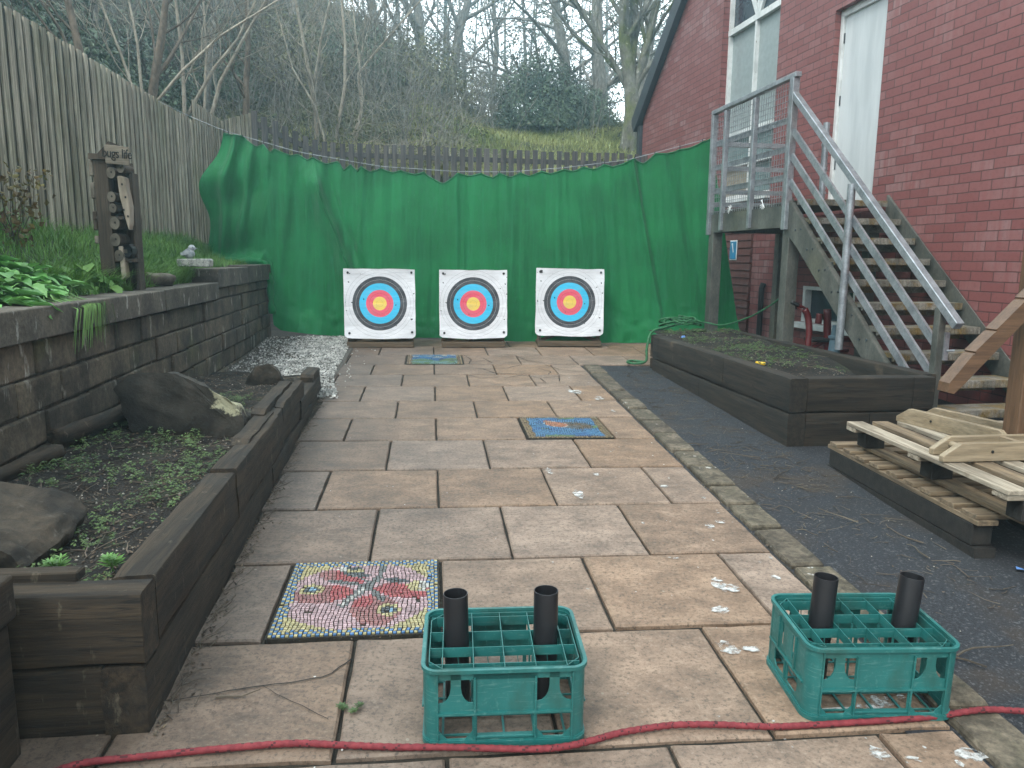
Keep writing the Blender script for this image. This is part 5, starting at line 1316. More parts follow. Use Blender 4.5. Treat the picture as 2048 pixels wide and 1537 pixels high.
    k = MB(); k.tube([(SX(5.85)-.058, 5.85, .62), (SX(5.85)-.058, 5.85, hz(5.85)-.025)], .031, 14); k.build('stair_post', M['galv'], t, smooth=True, angle=.8, world=True)
    k = MB(); k.tube([(3.72, 7.05, 1.87), (3.72, 7.05, 2.62)], .03, 12)
    for z in (1.98, 2.2, 2.42): k.lathe([(.036, -.012), (.036, .012)], 12, (3.72, 7.05, z))
    k.build('gate_post', M['galv'], t, smooth=True, angle=.8, world=True)
steps()

# ---------------------------------------------------------------- pallets
def pallet_low():
    t = thing('pallet', 'lower weathered pallet lying flat on the asphalt', 'pallet', (2.845, 3.50, .104), -.036, 'stacked pallets', .008); W, D = 1.02, 1.33
    for i in range(9):
        y = -D/2+.07+i*(D-.14)/8; k = MB(); k.box((U(-.006, .006), y, .157+U(-.002, .002)), (W, .092+U(-.01, .012), .02), Matrix.Rotation(U(-.012, .012), 3, 'Z')); k.build('deck_board', M['pallet_old_x'], t, bevel=.002)
    for x in (-W/2+.05, 0, W/2-.05):
        k = MB(); k.box((x, 0, .1335), (.095, D, .022)); k.build('bearer', M['pallet_old_y'], t, bevel=.002)
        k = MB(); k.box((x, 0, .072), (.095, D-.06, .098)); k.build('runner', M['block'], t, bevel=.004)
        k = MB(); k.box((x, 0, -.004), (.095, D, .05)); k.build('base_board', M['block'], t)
    return t
pallet_low()
def pallet_top():
    t = thing('pallet', 'upper pale slatted pallet stacked askew under the wooden post', 'pallet', (2.825, 3.317, .2735), -.036, 'stacked pallets', .004); W, D = 1.0, 1.29
    xs = [-.455, -.305, -.165, -.025, .115, .255, .40]
    for i, x in enumerate(xs):
        k = MB(); k.box((x, U(-.006, .006), .148+U(-.002, .002)), (.088+U(-.01, .01), D, .021), Matrix.Rotation(U(-.008, .008), 3, 'Z')); k.build('deck_board', M['pallet_y'] if i % 2 == 0 else M['pallet_old_y'], t, bevel=.002)
    for y in (-D/2+.05, 0, D/2-.05):
        k = MB(); k.box((0, y, .1255), (W, .095, .022)); k.build('bearer', M['pallet_x'], t, bevel=.002)
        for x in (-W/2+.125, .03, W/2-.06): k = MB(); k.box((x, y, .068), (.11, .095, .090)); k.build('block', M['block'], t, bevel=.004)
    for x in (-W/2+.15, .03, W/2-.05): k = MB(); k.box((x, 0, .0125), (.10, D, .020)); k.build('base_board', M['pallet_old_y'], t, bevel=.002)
pallet_top()
def post_stand():
    zt = .436; t = thing('wooden_post', 'brown wooden post with a notched diagonal brace on pale crossed feet', 'wooden post', (2.90, 3.30, zt))
    k = MB(); k.box((2.895, 3.34, zt+1.05), (.15, .10, 2.1)); k.build('post', M['brown_z'], t, bevel=.004, world=True)
    # brace: outline with three notches in its upper edge
    a = Vector((2.402, 0, .735)); b = Vector((2.87, 0, 1.245)); d = (b-a).normalized(); n = Vector((-d.z, 0, d.x)); L = (b-a).length; wd = .038
    pts = [(0, -wd*.15), (.015, -wd*.9), (.07, -wd)]+[(L, -wd)]+[(L, wd)]
    for s in (.74, .54, .34, .20): pts += [(s+.02, wd), (s+.018, wd-.008), (s, wd-.004)] 
    pts += [(.035, wd*.55)]
    pts = [(p[0], p[1]) for p in pts]
    k = MB(); k.plate([(a.x+d.x*u+n.x*v, a.z+d.z*u+n.z*v) for u, v in pts], [], .075, (0, 3.285, 0)); k.build('brace', M['brown_x'], t, world=True)
    def foot(p0, p1, nm='foot'):
        p0 = Vector(p0); p1 = Vector(p1); d = (p1-p0).normalized(); L = (p1-p0).length; h = .085
        k = MB(); k.plate([(0, 0), (L, 0), (L, .03), (L-.07, h), (.085, h), (0, .028)], [], .032, (p0.x, p0.y, zt), d, (0, 0, 1)); o = k.build(nm, M['ply_'+('x' if abs(d.x) > .7 else 'y')], t, bevel=.002, world=True)
        q = p0+d*.24; s = Vector((-d.y, d.x, 0)); b = MB(); b.lathe([(0, -.019), (.007, -.019), (.007, .019), (0, .019)], 8, (q.x, q.y, zt+.045), rot=s.to_track_quat('Z', 'Y').to_matrix()); b.build('bolt_hole', M['hole'], o, world=True)
    foot((2.305, 3.11, 0), (3.35, 3.13, 0)); foot((2.35, 3.245, 0), (3.35, 3.262, 0))
    foot((2.66, 3.98, 0), (2.80, 3.28, 0)); foot((2.82, 4.0, 0), (2.975, 3.30, 0))
    k = MB(); k.tube([(2.43, 3.12, zt+.05), (2.44, 3.24, zt+.05)], .016, 10); k.build('dowel', M['ply_y'], t, smooth=True, angle=.8, world=True)
    k = MB(); k.box((2.70, 3.19, zt+.042), (.03, .10, .08)); k.build('spacer', M['ply_y'], t, world=True)
post_stand()

# ---------------------------------------------------------------- things stored below the steps
def tricycle():
    t = thing('red_tricycle', 'red tubular tricycle stored in the dark under the steel steps', 'tricycle', (3.6, 6.6, .2))
    def tb(pts, r, nm='frame_tube', m='red_paint', n=10): k = MB(); k.tube(smooth_path(pts, 5), r, n); k.build(nm, M[m], t, smooth=True, world=True)
    tb([(3.42, 6.55, .36), (3.45, 6.58, .66), (3.44, 6.6, .82), (3.40, 6.6, .90)], .030)
    tb([(3.30, 6.60, .95), (3.40, 6.60, .91), (3.44, 6.72, .88), (3.46, 6.85, .90)], .012); tb([(3.27, 6.60, .965), (3.34, 6.60, .935)], .019, 'grip', 'pegblack')
    tb([(3.46, 6.85, .90), (3.44, 6.93, .915)], .019, 'grip', 'pegblack')
    tb([(3.44, 6.58, .52), (3.62, 6.6, .60), (3.85, 6.62, .62), (4.0, 6.65, .58)], .022); tb([(3.30, 6.45, .36), (3.45, 6.5, .44), (3.62, 6.55, .50), (3.85, 6.6, .52)], .016)
    tb([(3.42, 6.4, .30), (3.55, 6.5, .40), (3.66, 6.58, .46)], .016)
    tb([(3.66, 6.60, .28), (3.64, 6.6, .62), (3.62, 6.6, .90)], .034); tb([(3.54, 6.6, .77), (3.55, 6.6, .86)], .03); k = MB(); k.box((3.62, 6.62, .62), (.32, .16, .035)); k.build('seat', M['pegblack'], t, bevel=.012, seg=2, world=True)
    for x, y, z, r in ((3.32, 6.46, .36, .14), (3.80, 6.42, .30, .13), (3.84, 6.86, .30, .13)):
        k = MB(); rot = Matrix.Rotation(PI/2, 3, 'X')
        k.lathe([(r, 0), (r-.02, .02), (r-.04, .012), (r-.04, -.012), (r-.02, -.02), (r, 0)], 28, (x, y, z), rot=rot); w = k.build('wheel', M['pegblack'], t, smooth=True, world=True)
        k = MB(); k.lathe([(0, .012), (r-.038, .006), (r-.038, -.006), (0, -.012)], 20, (x, y, z), rot=rot); k.build('wheel_disc', M['red_paint'], w, world=True)
tricycle()
k = MB(); k.lathe([(.075, 0), (.072, .04), (.045, .40), (.042, .44), (.055, .445), (.055, .465), (.035, .47), (.028, .56), (.0, .56)], 20); o = k.build('stand_pipe', M['teal_paint'], smooth=True, angle=.6); o.location = (3.545, 6.3, .22); tag(o, 'blue grey tapered stand with a pale collar under the steps', 'stand')

# ---------------------------------------------------------------- bug hotel, bird and trough
def bug_hotel():
    z0 = bedz(-2.05, 5.3); t = thing('bug_hotel', 'tall wooden bug hotel with little pitched roof and lettered sign', 'bug hotel', (-2.05, 5.3, z0))
    k = MB(); k.box((-2.105, 5.27, (z0+1.93)/2), (.115, .10, 1.93-z0+.02), Matrix.Rotation(.0, 3, 'Z')); k.build('post', M['hotel'], t, bevel=.004, world=True)
    k = MB(); k.box((-2.06, 5.42, (z0+1.93)/2), (.27, .02, 1.93-z0)); k.box((-1.893, 5.35, (z0+1.86)/2), (.022, .12, 1.86-z0)); k.build('back_board', M['hotel'], t, world=True)
    k = MB(); k.box((-2.10, 5.30, 1.95), (.17, .20, .035)); k.add([(-2.12, 5.21, 1.965), (-2.01, 5.21, 1.965), (-2.02, 5.21, 2.045), (-2.12, 5.42, 1.965), (-2.01, 5.42, 1.965), (-2.02, 5.42, 2.045)], [(0, 1, 2), (5, 4, 3), (0, 2, 5, 3), (1, 4, 5, 2), (0, 3, 4, 1)]); k.build('roof', M['hotel'], t, world=True)
    for c, s in (((-2.07, 5.30, 1.57), (.24, .16, .02)), ((-1.96, 5.30, 1.30), (.17, .15, .02))): k = MB(); k.box(c, s); k.build('shelf', M['hotel'], t, world=True)
    for z, h in ((1.88, .10), (1.74, .10), (1.55, .12), (1.43, .05)):
        k = MB(); k.box((-2.185, 5.30, z), (.035, .14, h)); k.build('side_log', M['log_grey'] if h < .11 else M['hotel'], t, bevel=.006, world=True)
    s = MB(); s.plate([(-.095, -.05), (.09, -.06), (.10, .05), (.05, .056), (-.02, .062), (-.098, .066)], [], .018, (-1.945, 5.185, 1.955)); so = s.build('sign_board', M['hotel_board'], t, bevel=.002, world=True)
    cu = bpy.data.curves.new('lettering', 'FONT'); cu.body = 'bugs life'; cu.size = .082; cu.extrude = .002; cu.align_x = 'CENTER'; cu.space_character = .92
    to = bpy.data.objects.new('lettering_src', cu); C.objects.link(to); bpy.context.view_layer.update()
    me = bpy.data.meshes.new_from_object(to.evaluated_get(bpy.context.evaluated_depsgraph_get())); bpy.data.objects.remove(to)
    me.transform(Matrix.Translation((-1.945, 5.1745, 1.940)) @ Matrix.Rotation(.05, 4, 'Y') @ Matrix.Rotation(PI/2, 4, 'X'))
    me.transform(t.matrix_basis.inverted()); me.materials.clear(); me.materials.append(M['hole'])
    lo = bpy.data.objects.new('lettering', me); C.objects.link(lo); lo.parent = so
    def log(x, z, r, m, y0=5.20, y1=5.40):
        k = MB(); rot = Matrix.Rotation(-PI/2, 3, 'X'); k.lathe([(r, 0), (r*.98, y1-y0)], 16, (x, y0, z), rot=rot); k.lathe([(0, .0005), (r, 0)], 16, (x, y0-.001, z), 1, rot); k.lathe([(0, -.002), (r*.2, -.002)], 8, (x+r*.15, y0-.002, z+r*.1), 2, rot)
        k.build('log', [M['hotel'], M[m], M['hole']], t, world=True)
    for x, z, r, m in ((-2.015, 1.85, .036, 'log_grey'), (-2.025, 1.70, .034, 'log_grey'), (-2.02, 1.63, .03, 'log_grey'), (-2.015, 1.535, .040, 'log_grey'), (-2.02, 1.43, .042, 'log_grey'), (-2.00, 1.33, .036, 'log_grey'), (-1.935, 1.88, .03, 'log_grey')): log(x, z, r, m)
    k = MB(); k.plate([(-.03, .17), (.0, .175), (.03, .165), (.06, -.02), (.05, -.13), (.035, -.17), (.01, -.08), (-.02, .05)], [], .10, (-1.945, 5.26, 1.66)); ho = k.build('drilled_wood', M['log_end'], t, bevel=.006, world=True)
    for x, z in ((-1.935, 1.78), (-1.915, 1.70), (-1.935, 1.62), (-1.905, 1.58)):
        k = MB(); k.lathe([(0, -.001), (.008, -.001)], 10, (x, 5.208, z), rot=Matrix.Rotation(-PI/2, 3, 'X')); k.build('drilled_hole', M['hole'], ho, world=True)
    k = MB(); k.plate([(-.02, .10), (.02, .10), (.03, -.1), (-.01, -.12)], [], .08, (-1.985, 5.25, 1.29)); k.build('drilled_wood', M['log_end'], t, bevel=.006, world=True)
    k = MB(); k.lathe([(.045, 0), (.045, .15), (.036, .15), (.036, 0)], 16, (-1.93, 5.21, 1.36), rot=Matrix.Rotation(-PI/2, 3, 'X')); k.build('pipe_end', M['pegblack'], t, world=True)
bug_hotel()
ho = bpy.data.objects['bug_hotel']; ho.scale = (.76, .85, 1.); ho.location.x = -2.045
def bird():
    t = thing('bird_ornament', 'small grey stone bird facing right on the raised bed', 'ornament', (-2.06, 6.86, 1.30)); bm = bmesh.new()
    def ballm(c, r, sc, rot=0.):
        m = Matrix.Translation(c) @ Matrix.Rotation(rot, 4, 'Y') @ Matrix.Diagonal(Vector(sc+(1,))); bmesh.ops.create_uvsphere(bm, u_segments=20, v_segments=14, radius=r, matrix=m)
    ballm((0, 0, .05), .045, (1.05, .9, 1.0), .5); ballm((.022, 0, .098), .030, (1.0, .95, .95)); ballm((-.045, 0, .040), .02, (1.8, .8, .6), .5)
    bmesh.ops.create_cone(bm, segments=8, radius1=.009, radius2=.001, depth=.024, matrix=Matrix.Translation((.058, 0, .096)) @ Matrix.Rotation(PI/2, 4, 'Y'))
    me = bpy.data.meshes.new('body'); bm.to_mesh(me); bm.free(); me.materials.append(M['concrete_bird']); me.polygons.foreach_set('use_smooth', [True]*len(me.polygons)); o = bpy.data.objects.new('body', me); C.objects.link(o); o.parent = t
    md = o.modifiers.new('join', 'REMESH'); md.mode = 'VOXEL'; md.voxel_size = .0035; md.use_smooth_shade = True
    for s in (-1, 1):
        w = MB(); w.plate([(.02, .03), (.0, .045), (-.04, .02), (-.065, -.015), (-.02, -.012), (.012, .0)], [], .006, (-.0, s*.040, .05)); w.build('wing', M['concrete_bird'], t, bevel=.002)
        e = MB(); e.lathe([(0, 0), (.0035, 0), (0, .002)], 8, (.036, s*.0265, .104), rot=Matrix.Rotation(-s*PI/2, 3, 'X')); e.build('eye', M['hole'], t)
bird()
k = MB(); k.plate([(-.13, 0), (.13, -.005), (.135, .055), (.12, .065), (-.125, .062), (-.135, .05)], [], .12, (0, 0, 0)); o = k.build('stone_trough', M['trough'], bevel=.006); o.location = (-1.975, 6.72, 1.245); tag(o, 'pale lichen covered stone block beside the bird', 'stone block')
old_log((-2.05, 5.75, 1.17), (-1.93, 5.95, 1.15), .05, 'weathered sawn wood lump in the grass behind the coping', 5.)
o = bpy.context.scene.objects
k = MB(); k.tube(smooth_path([(-1.62, 2.05, .50), (-1.30, 2.0, .555), (-1.22, 2.03, .58), (-1.19, 2.08, .61)], 6), .007, 6); tag(k.build('black_cable', M['pegblack'], smooth=True), 'short black cable poking in over the flat boulder', 'cable')

# ---------------------------------------------------------------- trees
def grow(T, p, d, ln, r, depth, up=.12, kids=4, wob=.22, kidang=.7, leaf=None, seg=5, spread=1.):
    pts = [Vector(p)]; d = Vector(d).normalized(); rr = [r]
    for i in range(seg):
        d = (d+Vector((U(-wob, wob), U(-wob, wob), U(-wob*.6, wob*.6)+up))).normalized(); pts.append(pts[-1]+d*ln/seg); rr.append(r*(1-.72*(i+1)/seg))
    T.tube(pts, rr, 5 if r > .03 else 3, False)
    if depth > 0:
        for k in range(kids):
            f = U(.25, 1.); i = min(seg-1, int(f*seg)); q = pts[i].lerp(pts[i+1], f*seg-i); dd = (pts[i+1]-pts[i]).normalized()
            ax = Matrix.Rotation(U(0, 6.28), 3, dd) @ dd.orthogonal().normalized()
            nd = dd*math.cos(kidang*U(.6, 1.3))+ax*math.sin(kidang*U(.6, 1.3))*spread
            grow(T, q, nd, ln*U(.45, .72), max(.0035, rr[i]*U(.4, .6)), depth-1, up, kids, wob, kidang, leaf, max(3, seg-1), spread)
    elif leaf:
        for q in pts[1:]:
            if R.random() < leaf[1]: leafq(leaf[0], q+Vector((U(-.06, .06), U(-.06, .06), U(-.06, .06))), U(*leaf[2]))
def tree(name, stems, m, label, group, depth=3, limbs=9, limb=(1.2, 2.2), up=.10, kids=4, leaf=None, start=.25, ang=.75, extra=4.):
    base = Vector(stems[0][0][0]); t = thing(name, label, 'tree', (base.x, base.y, hillz(base.x, base.y)-.05), group=group); Tn = MB(); Cn = MB(); Lf = MB()
    for pts, r in stems:
        P = [Vector(p) for p in pts]; z0 = min(hillz(P[0].x, P[0].y)-.2, P[0].z); P.insert(0, Vector((P[0].x+.02, P[0].y, z0)))
        d = (P[-1]-P[-2]).normalized(); P.append(P[-1]+d*extra*.5); P.append(P[-1]+(d+Vector((0, 0, .3))).normalized()*extra*.5)
        Q = []
        for a, b in zip(P, P[1:]):
            n = 4
            for i in range(n): q = a.lerp(b, i/n); Q.append(q+Vector((.35*r*nz(q.z*1.3, a.x*9), .35*r*nz(q.z*1.3, a.x*5, 7), 0)))
        Q.append(P[-1]); n = len(Q); rr = [r*(1-.75*i/(n-1)) for i in range(n)]
        Tn.tube(Q, rr, 9, True)
        lv = (Lf, leaf[0], leaf[1]) if leaf else None
        for k in range(limbs):
            f = lerp(start, .98, (k+R.random())/limbs); i = int(f*(n-1)); q = Q[i]; dd = (Q[min(n-1, i+1)]-Q[max(0, i-1)]).normalized()
            ax = Matrix.Rotation(U(0, 6.28), 3, dd) @ dd.orthogonal().normalized(); nd = dd*math.cos(ang)+ax*math.sin(ang)
            grow(Cn, q, nd, U(*limb)*(1.15-.5*f), rr[i]*U(.35, .55), depth-1, up, kids, .2, .65, lv)
    Tn.build('trunk', M[m], t, smooth=True, world=True); Cn.build('crown', M[m], t, smooth=True, world=True)
    if leaf: Lf.build('leaf_sprays', M['ivy2'], t, world=True)
    return t
GS = 'bare saplings behind the fence'
tree('sapling', [([(-1.94, 14, 3.29), (-1.96, 14, 4.02), (-2.06, 14, 4.59), (-2.22, 14, 5.63)], 0.047), ([(-1.81, 14.05, 3.29), (-2.02, 14.05, 4.02), (-1.84, 14.1, 5.0), (-1.65, 14.1, 5.73)], 0.036), ([(-1.78, 13.95, 3.2), (-1.95, 13.9, 3.9), (-2.3, 13.9, 4.5), (-2.5, 13.9, 5.3)], 0.025)], 'bark_pale', 'pale forked sapling rising behind the left part of the picket fence', GS, limbs=8, limb=(.8, 1.5), extra=2.5)
tree('sapling', [([(-1.64, 14.2, 3.37), (-1.46, 14.2, 4.33), (-1.44, 14.2, 4.99), (-1.48, 14.2, 5.72)], 0.040)], 'bark_pale', 'single slender pale sapling between the two forked ones', GS, limbs=9, limb=(.7, 1.4), extra=2.5)
tree('sapling', [([(-1.31, 14.4, 3.39), (-1.19, 14.4, 3.99), (-1.25, 14.4, 4.55), (-.98, 14.4, 4.89), (-.58, 14.4, 5.33)], 0.036), ([(-1.42, 14.4, 3.38), (-1.25, 14.4, 3.78), (-1.17, 14.4, 4.12), (-1.22, 14.5, 4.6)], 0.029)], 'bark_pale', 'crooked sapling leaning right behind the picket fence', GS, limbs=9, limb=(.9, 1.7), extra=2.)
GL = 'bare trees behind the plank fence'
tree('bare_tree', [([(-2.93, 12.9, 3.2), (-2.86, 12.9, 3.95), (-2.80, 12.9, 4.6), (-2.8, 12.9, 5.1)], 0.065)], 'bark_brown', 'brown trunk standing right behind the fence corner', GL, limbs=9, limb=(1, 1.8), extra=2.5)
tree('bare_tree', [([(-3.35, 12.2, 3.2), (-3.25, 12.2, 4.3), (-3.25, 12.2, 5.0)], 0.025), ([(-3.32, 12.25, 3.2), (-3.10, 12.3, 3.9), (-2.75, 12.3, 4.5), (-2.5, 12.3, 4.9)], 0.036)], 'bark_pale', 'pale sapling with one upright and one leaning stem by the raised fence panel', GL, limbs=8, limb=(.8, 1.5), extra=2.)
tree('bare_tree', [([(-3.35, 11.3, 3.2), (-3.33, 11.3, 4.05), (-3.38, 11.3, 4.8)], 0.032), ([(-3.36, 11.35, 3.2), (-2.95, 11.4, 3.9), (-2.6, 11.4, 4.3), (-2.4, 11.4, 4.7)], 0.029)], 'bark_pale', 'pale twin stemmed tree over the end of the plank fence', GL, limbs=8, limb=(.8, 1.5), extra=2.)
tree('bare_tree', [([(-3.62, 10.7, 3.1), (-3.48, 10.7, 3.75), (-3.36, 10.7, 4.25), (-3.3, 10.7, 4.7)], 0.072)], 'bark_brown', 'thick olive brown trunk behind the middle of the plank fence', GL, limbs=9, limb=(1, 1.9), extra=2.5)
tree('bare_tree', [([(-3.4, 9.9, 3.0), (-3.42, 9.9, 3.8), (-3.5, 9.9, 4.4)], 0.022), ([(-3.42, 9.9, 3.0), (-3.62, 9.9, 3.7), (-3.85, 9.9, 4.4)], 0.022), ([(-3.4, 9.95, 3.0), (-2.95, 10., 3.55), (-2.5, 10., 3.95), (-2.1, 10, 4.2)], 0.022)], 'bark_pale', 'spreading multi stemmed bush tree leaning over the plank fence', GL, limbs=7, limb=(.7, 1.4), extra=1.6)
tree('bare_tree', [([(-3.62, 8.9, 3.0), (-3.68, 8.9, 3.5), (-3.75, 8.9, 4.0), (-3.8, 8.9, 4.3)], 0.054), ([(-3.62, 8.95, 3.0), (-3.85, 8.95, 3.65), (-4.1, 8.95, 4.1)], 0.022)], 'bark_brown', 'smooth brown trunk leaning left behind the near plank fence', GL, limbs=8, limb=(.9, 1.6), extra=2.)
tree('bare_tree', [([(-4.6, 11.5, 3.2), (-4.5, 11.5, 4.5), (-4.6, 11.5, 5.8)], 0.065)], 'bark_grey', 'grey trunk deep in the thicket behind the plank fence', GL, limbs=10, limb=(1.2, 2.2), extra=2.5)
tree('bare_tree', [([(-3.9, 14.5, 4.0), (-3.7, 14.5, 5.4), (-3.9, 14.5, 7)], 0.058)], 'bark_grey', 'grey trunk on the slope above the fence corner', GL, limbs=10, limb=(1.2, 2.2), extra=3)
GF = 'bare woodland trees on the slope'
LF = (.5, (.05, .11))
tree('bare_tree', [([(4.15, 16, 3.55), (4.16, 16, 4.4), (4.1, 16, 5.08), (3.98, 16, 5.95), (3.93, 16, 6.8)], .20), ([(4.14, 16, 4.6), (4.45, 16, 5.6), (4.7, 16, 6.9)], .13), ([(4.12, 16.05, 4.75), (3.75, 16.1, 5.4), (3.1, 16.1, 6.3)], .07), ([(4.12, 16.05, 4.9), (4.25, 16.1, 6), (4.2, 16.2, 7)], .10)], 'bark_moss', 'mossy many branched tree beside the building corner', GF, limbs=15, limb=(1.2, 2.6), start=.35, ang=.65, extra=3)
tree('bare_tree', [([(4.33, 20, 4.6), (4.34, 20, 6), (4.21, 20, 7.8)], .24)], 'bark_grey', 'thick straight trunk just left of the mossy tree', GF, limbs=16, limb=(2., 3.6), start=.3, ang=1., up=.03, extra=5, leaf=LF)
tree('bare_tree', [([(3.97, 22, 5.0), (3.79, 22, 6.83), (3.46, 22, 8.4)], .22)], 'bark_grey', 'tall trunk leaning left above the ivy mound', GF, limbs=18, limb=(2.2, 4), start=.2, ang=1.1, up=.0, extra=5, leaf=LF)
tree('bare_tree', [([(.62, 24, 6.2), (.87, 24, 7.64), (1.2, 24, 9.0)], .20)], 'bark_grey', 'trunk leaning right, right one of the leaning pair mid slope', GF, limbs=14, limb=(1.8, 3), extra=5, leaf=LF)
tree('bare_tree', [([(.05, 24, 6.2), (-.17, 24, 7.6), (-.4, 24, 9.0)], .22)], 'bark_grey', 'trunk leaning left, left one of the leaning pair mid slope', GF, limbs=14, limb=(1.8, 3), extra=5, leaf=LF)
tree('bare_tree', [([(-1.31, 26, 7.2), (-1.6, 26, 8.5), (-1.87, 26, 9.6)], .22)], 'bark_grey', 'far leaning trunk above the saplings', GF, limbs=14, limb=(1.8, 3.2), extra=5, leaf=LF)
tree('bare_tree', [([(5.21, 19, 4.9), (5.35, 19, 6.8), (5.26, 19, 8)], .18)], 'bark_grey', 'trunk half hidden by the roof edge of the brick building', GF, limbs=14, limb=(1.6, 2.8), extra=4, leaf=LF)
tree('bare_tree', [([(2.2, 27, 6.5), (2.3, 27, 8.5), (2.2, 27, 10)], .12)], 'bark_grey', 'slim far trunk in the bright gap of sky', GF, limbs=16, limb=(1.6, 3), extra=4, leaf=LF)
tree('bare_tree', [([(-4.5, 19, 6), (-4.4, 19, 8), (-4.6, 19, 10)], .16)], 'bark_grey', 'trunk on the dark upper left of the slope', GF, limbs=14, limb=(1.6, 3), extra=4, leaf=LF)
tree('bare_tree', [([(-3.0, 17.5, 5), (-2.8, 17.5, 6.6), (-2.95, 17.5, 8.5)], .10)], 'bark_grey', 'thin trunk on the slope straight behind the forked sapling', GF, limbs=14, limb=(1.4, 2.6), extra=3, leaf=LF)

def woodland():
    T = MB(); L = MB()
    for _ in range(64):
        x = U(-17, 12); y = U(27, 40); z = hillz(x, y)-.2; h = U(6, 10); lean = U(-.08, .08); r = U(.05, .14)
        pts = [Vector((x+lean*h*i/5+.15*nz(i, x), y, z+h*i/5)) for i in range(6)]; T.tube(pts, [r*(1-.15*i) for i in range(6)], 4, False)
        for _k in range(17):
            f = U(.1, 1); q = pts[0].lerp(pts[-1], f); a = U(0, 6.28); grow(T, q, (math.cos(a), math.sin(a), U(.0, .6)), U(1.2, 2.8), .03, 1, .04, 5, .25, .8, (L, .55, (.07, .17)), 4)
    for _ in range(15000):
        x = U(-17, 12); y = U(27, 36); z0 = hillz(x, y); z = z0+abs(R.gauss(0, 1))*2.0+U(0, 3.0)*(1 if x < -2 else .55)
        if nz(x*.6, z*.6, y*.3) < -.12: continue
        leafq(L, (x, y, z), U(.08, .19))
    o = T.build('woodland_trees', M['bark_grey']); tag(o, 'far bare woodland along the top of the slope', 'woodland', kind='stuff'); L.build('woodland_leaves', M['ivy'], o)
woodland()
def ivy_bush(c, rad, n, label, m='ivy', sz=(.05, .11)):
    z0 = hillz(c[0], c[1]); t = thing('ivy_bush', label, 'bush', (c[0], c[1], z0), group='ivy bushes on the slope'); L = MB(); S = MB()
    for _ in range(n):
        d = Vector((R.gauss(0, 1), R.gauss(0, 1), abs(R.gauss(0, 1))*.9)).normalized(); k = 1+.22*nz(d.x*2.2+c[0], d.y*2.2, d.z*2.2)+.10*nz(d.x*6+c[0], d.y*6, d.z*6); f = U(.72, 1.04) if R.random() < .8 else U(.4, 1.12)
        p = Vector((c[0]+d.x*rad[0]*k*f, c[1]+d.y*rad[1]*k*f, z0+d.z*rad[2]*k*f)); leafq(L, p, U(*sz), d+Vector((U(-.7, .7), U(-.7, .7), U(-.7, .7))))
    for _ in range(14): a = U(0, 6.28); grow(S, (c[0], c[1], z0), (math.cos(a)*.6, math.sin(a)*.6, 1), rad[2]*U(.8, 1.2), .02, 2, .05, 4)
    L.build('foliage', M[m], t, world=True); S.build('stems', M['twig'], t, world=True)
ivy_bush((2.75, 19.4), (1.25, 1.0, 1.75), 10500, 'rounded ivy covered mound, pointed top, above the grassy bank')
ivy_bush((3.9, 19.9), (1.0, .9, 1.05), 5200, 'lower ivy hump right of the pointed mound')
ivy_bush((-.4, 18.5), (1.3, 1., 1.3), 3600, 'dark ivy clump in the middle of the slope', 'ivy2')
ivy_bush((-1.6, 17.2), (1.0, .9, 1.2), 3200, 'dark ivy clump behind the slender sapling')
ivy_bush((-2.9, 16.2), (1.1, .9, 1.5), 3600, 'olive bush behind the forked sapling', 'ivy2')
ivy_bush((-4.3, 15.5), (1.3, 1., 2.0), 4600, 'tall dark ivy bush above the fence corner')
ivy_bush((-4.6, 13.2), (.9, 1., 1.6), 4200, 'dark evergreen bush behind the raised fence panel')
ivy_bush((-4.9, 11.2), (.9, 1.1, 1.6), 4200, 'dark evergreen bush behind the middle of the plank fence')
ivy_bush((-5.0, 9.2), (.9, 1.1, 1.5), 4000, 'dark evergreen bush behind the near plank fence')
ivy_bush((-6.4, 13), (1.5, 1.5, 2.8), 5200, 'tall dark evergreen at the upper left of the picture')
ivy_bush((-6.0, 17.5), (1.7, 1.4, 2.6), 5200, 'big dark ivy bush high on the left slope')
ivy_bush((.9, 21.5), (1.3, 1., 1.0), 2600, 'small olive bush below the leaning pair of trunks', 'ivy2')
ivy_bush((5.3, 18.0), (.9, .8, .7), 1800, 'low bush beside the building corner', 'ivy2')
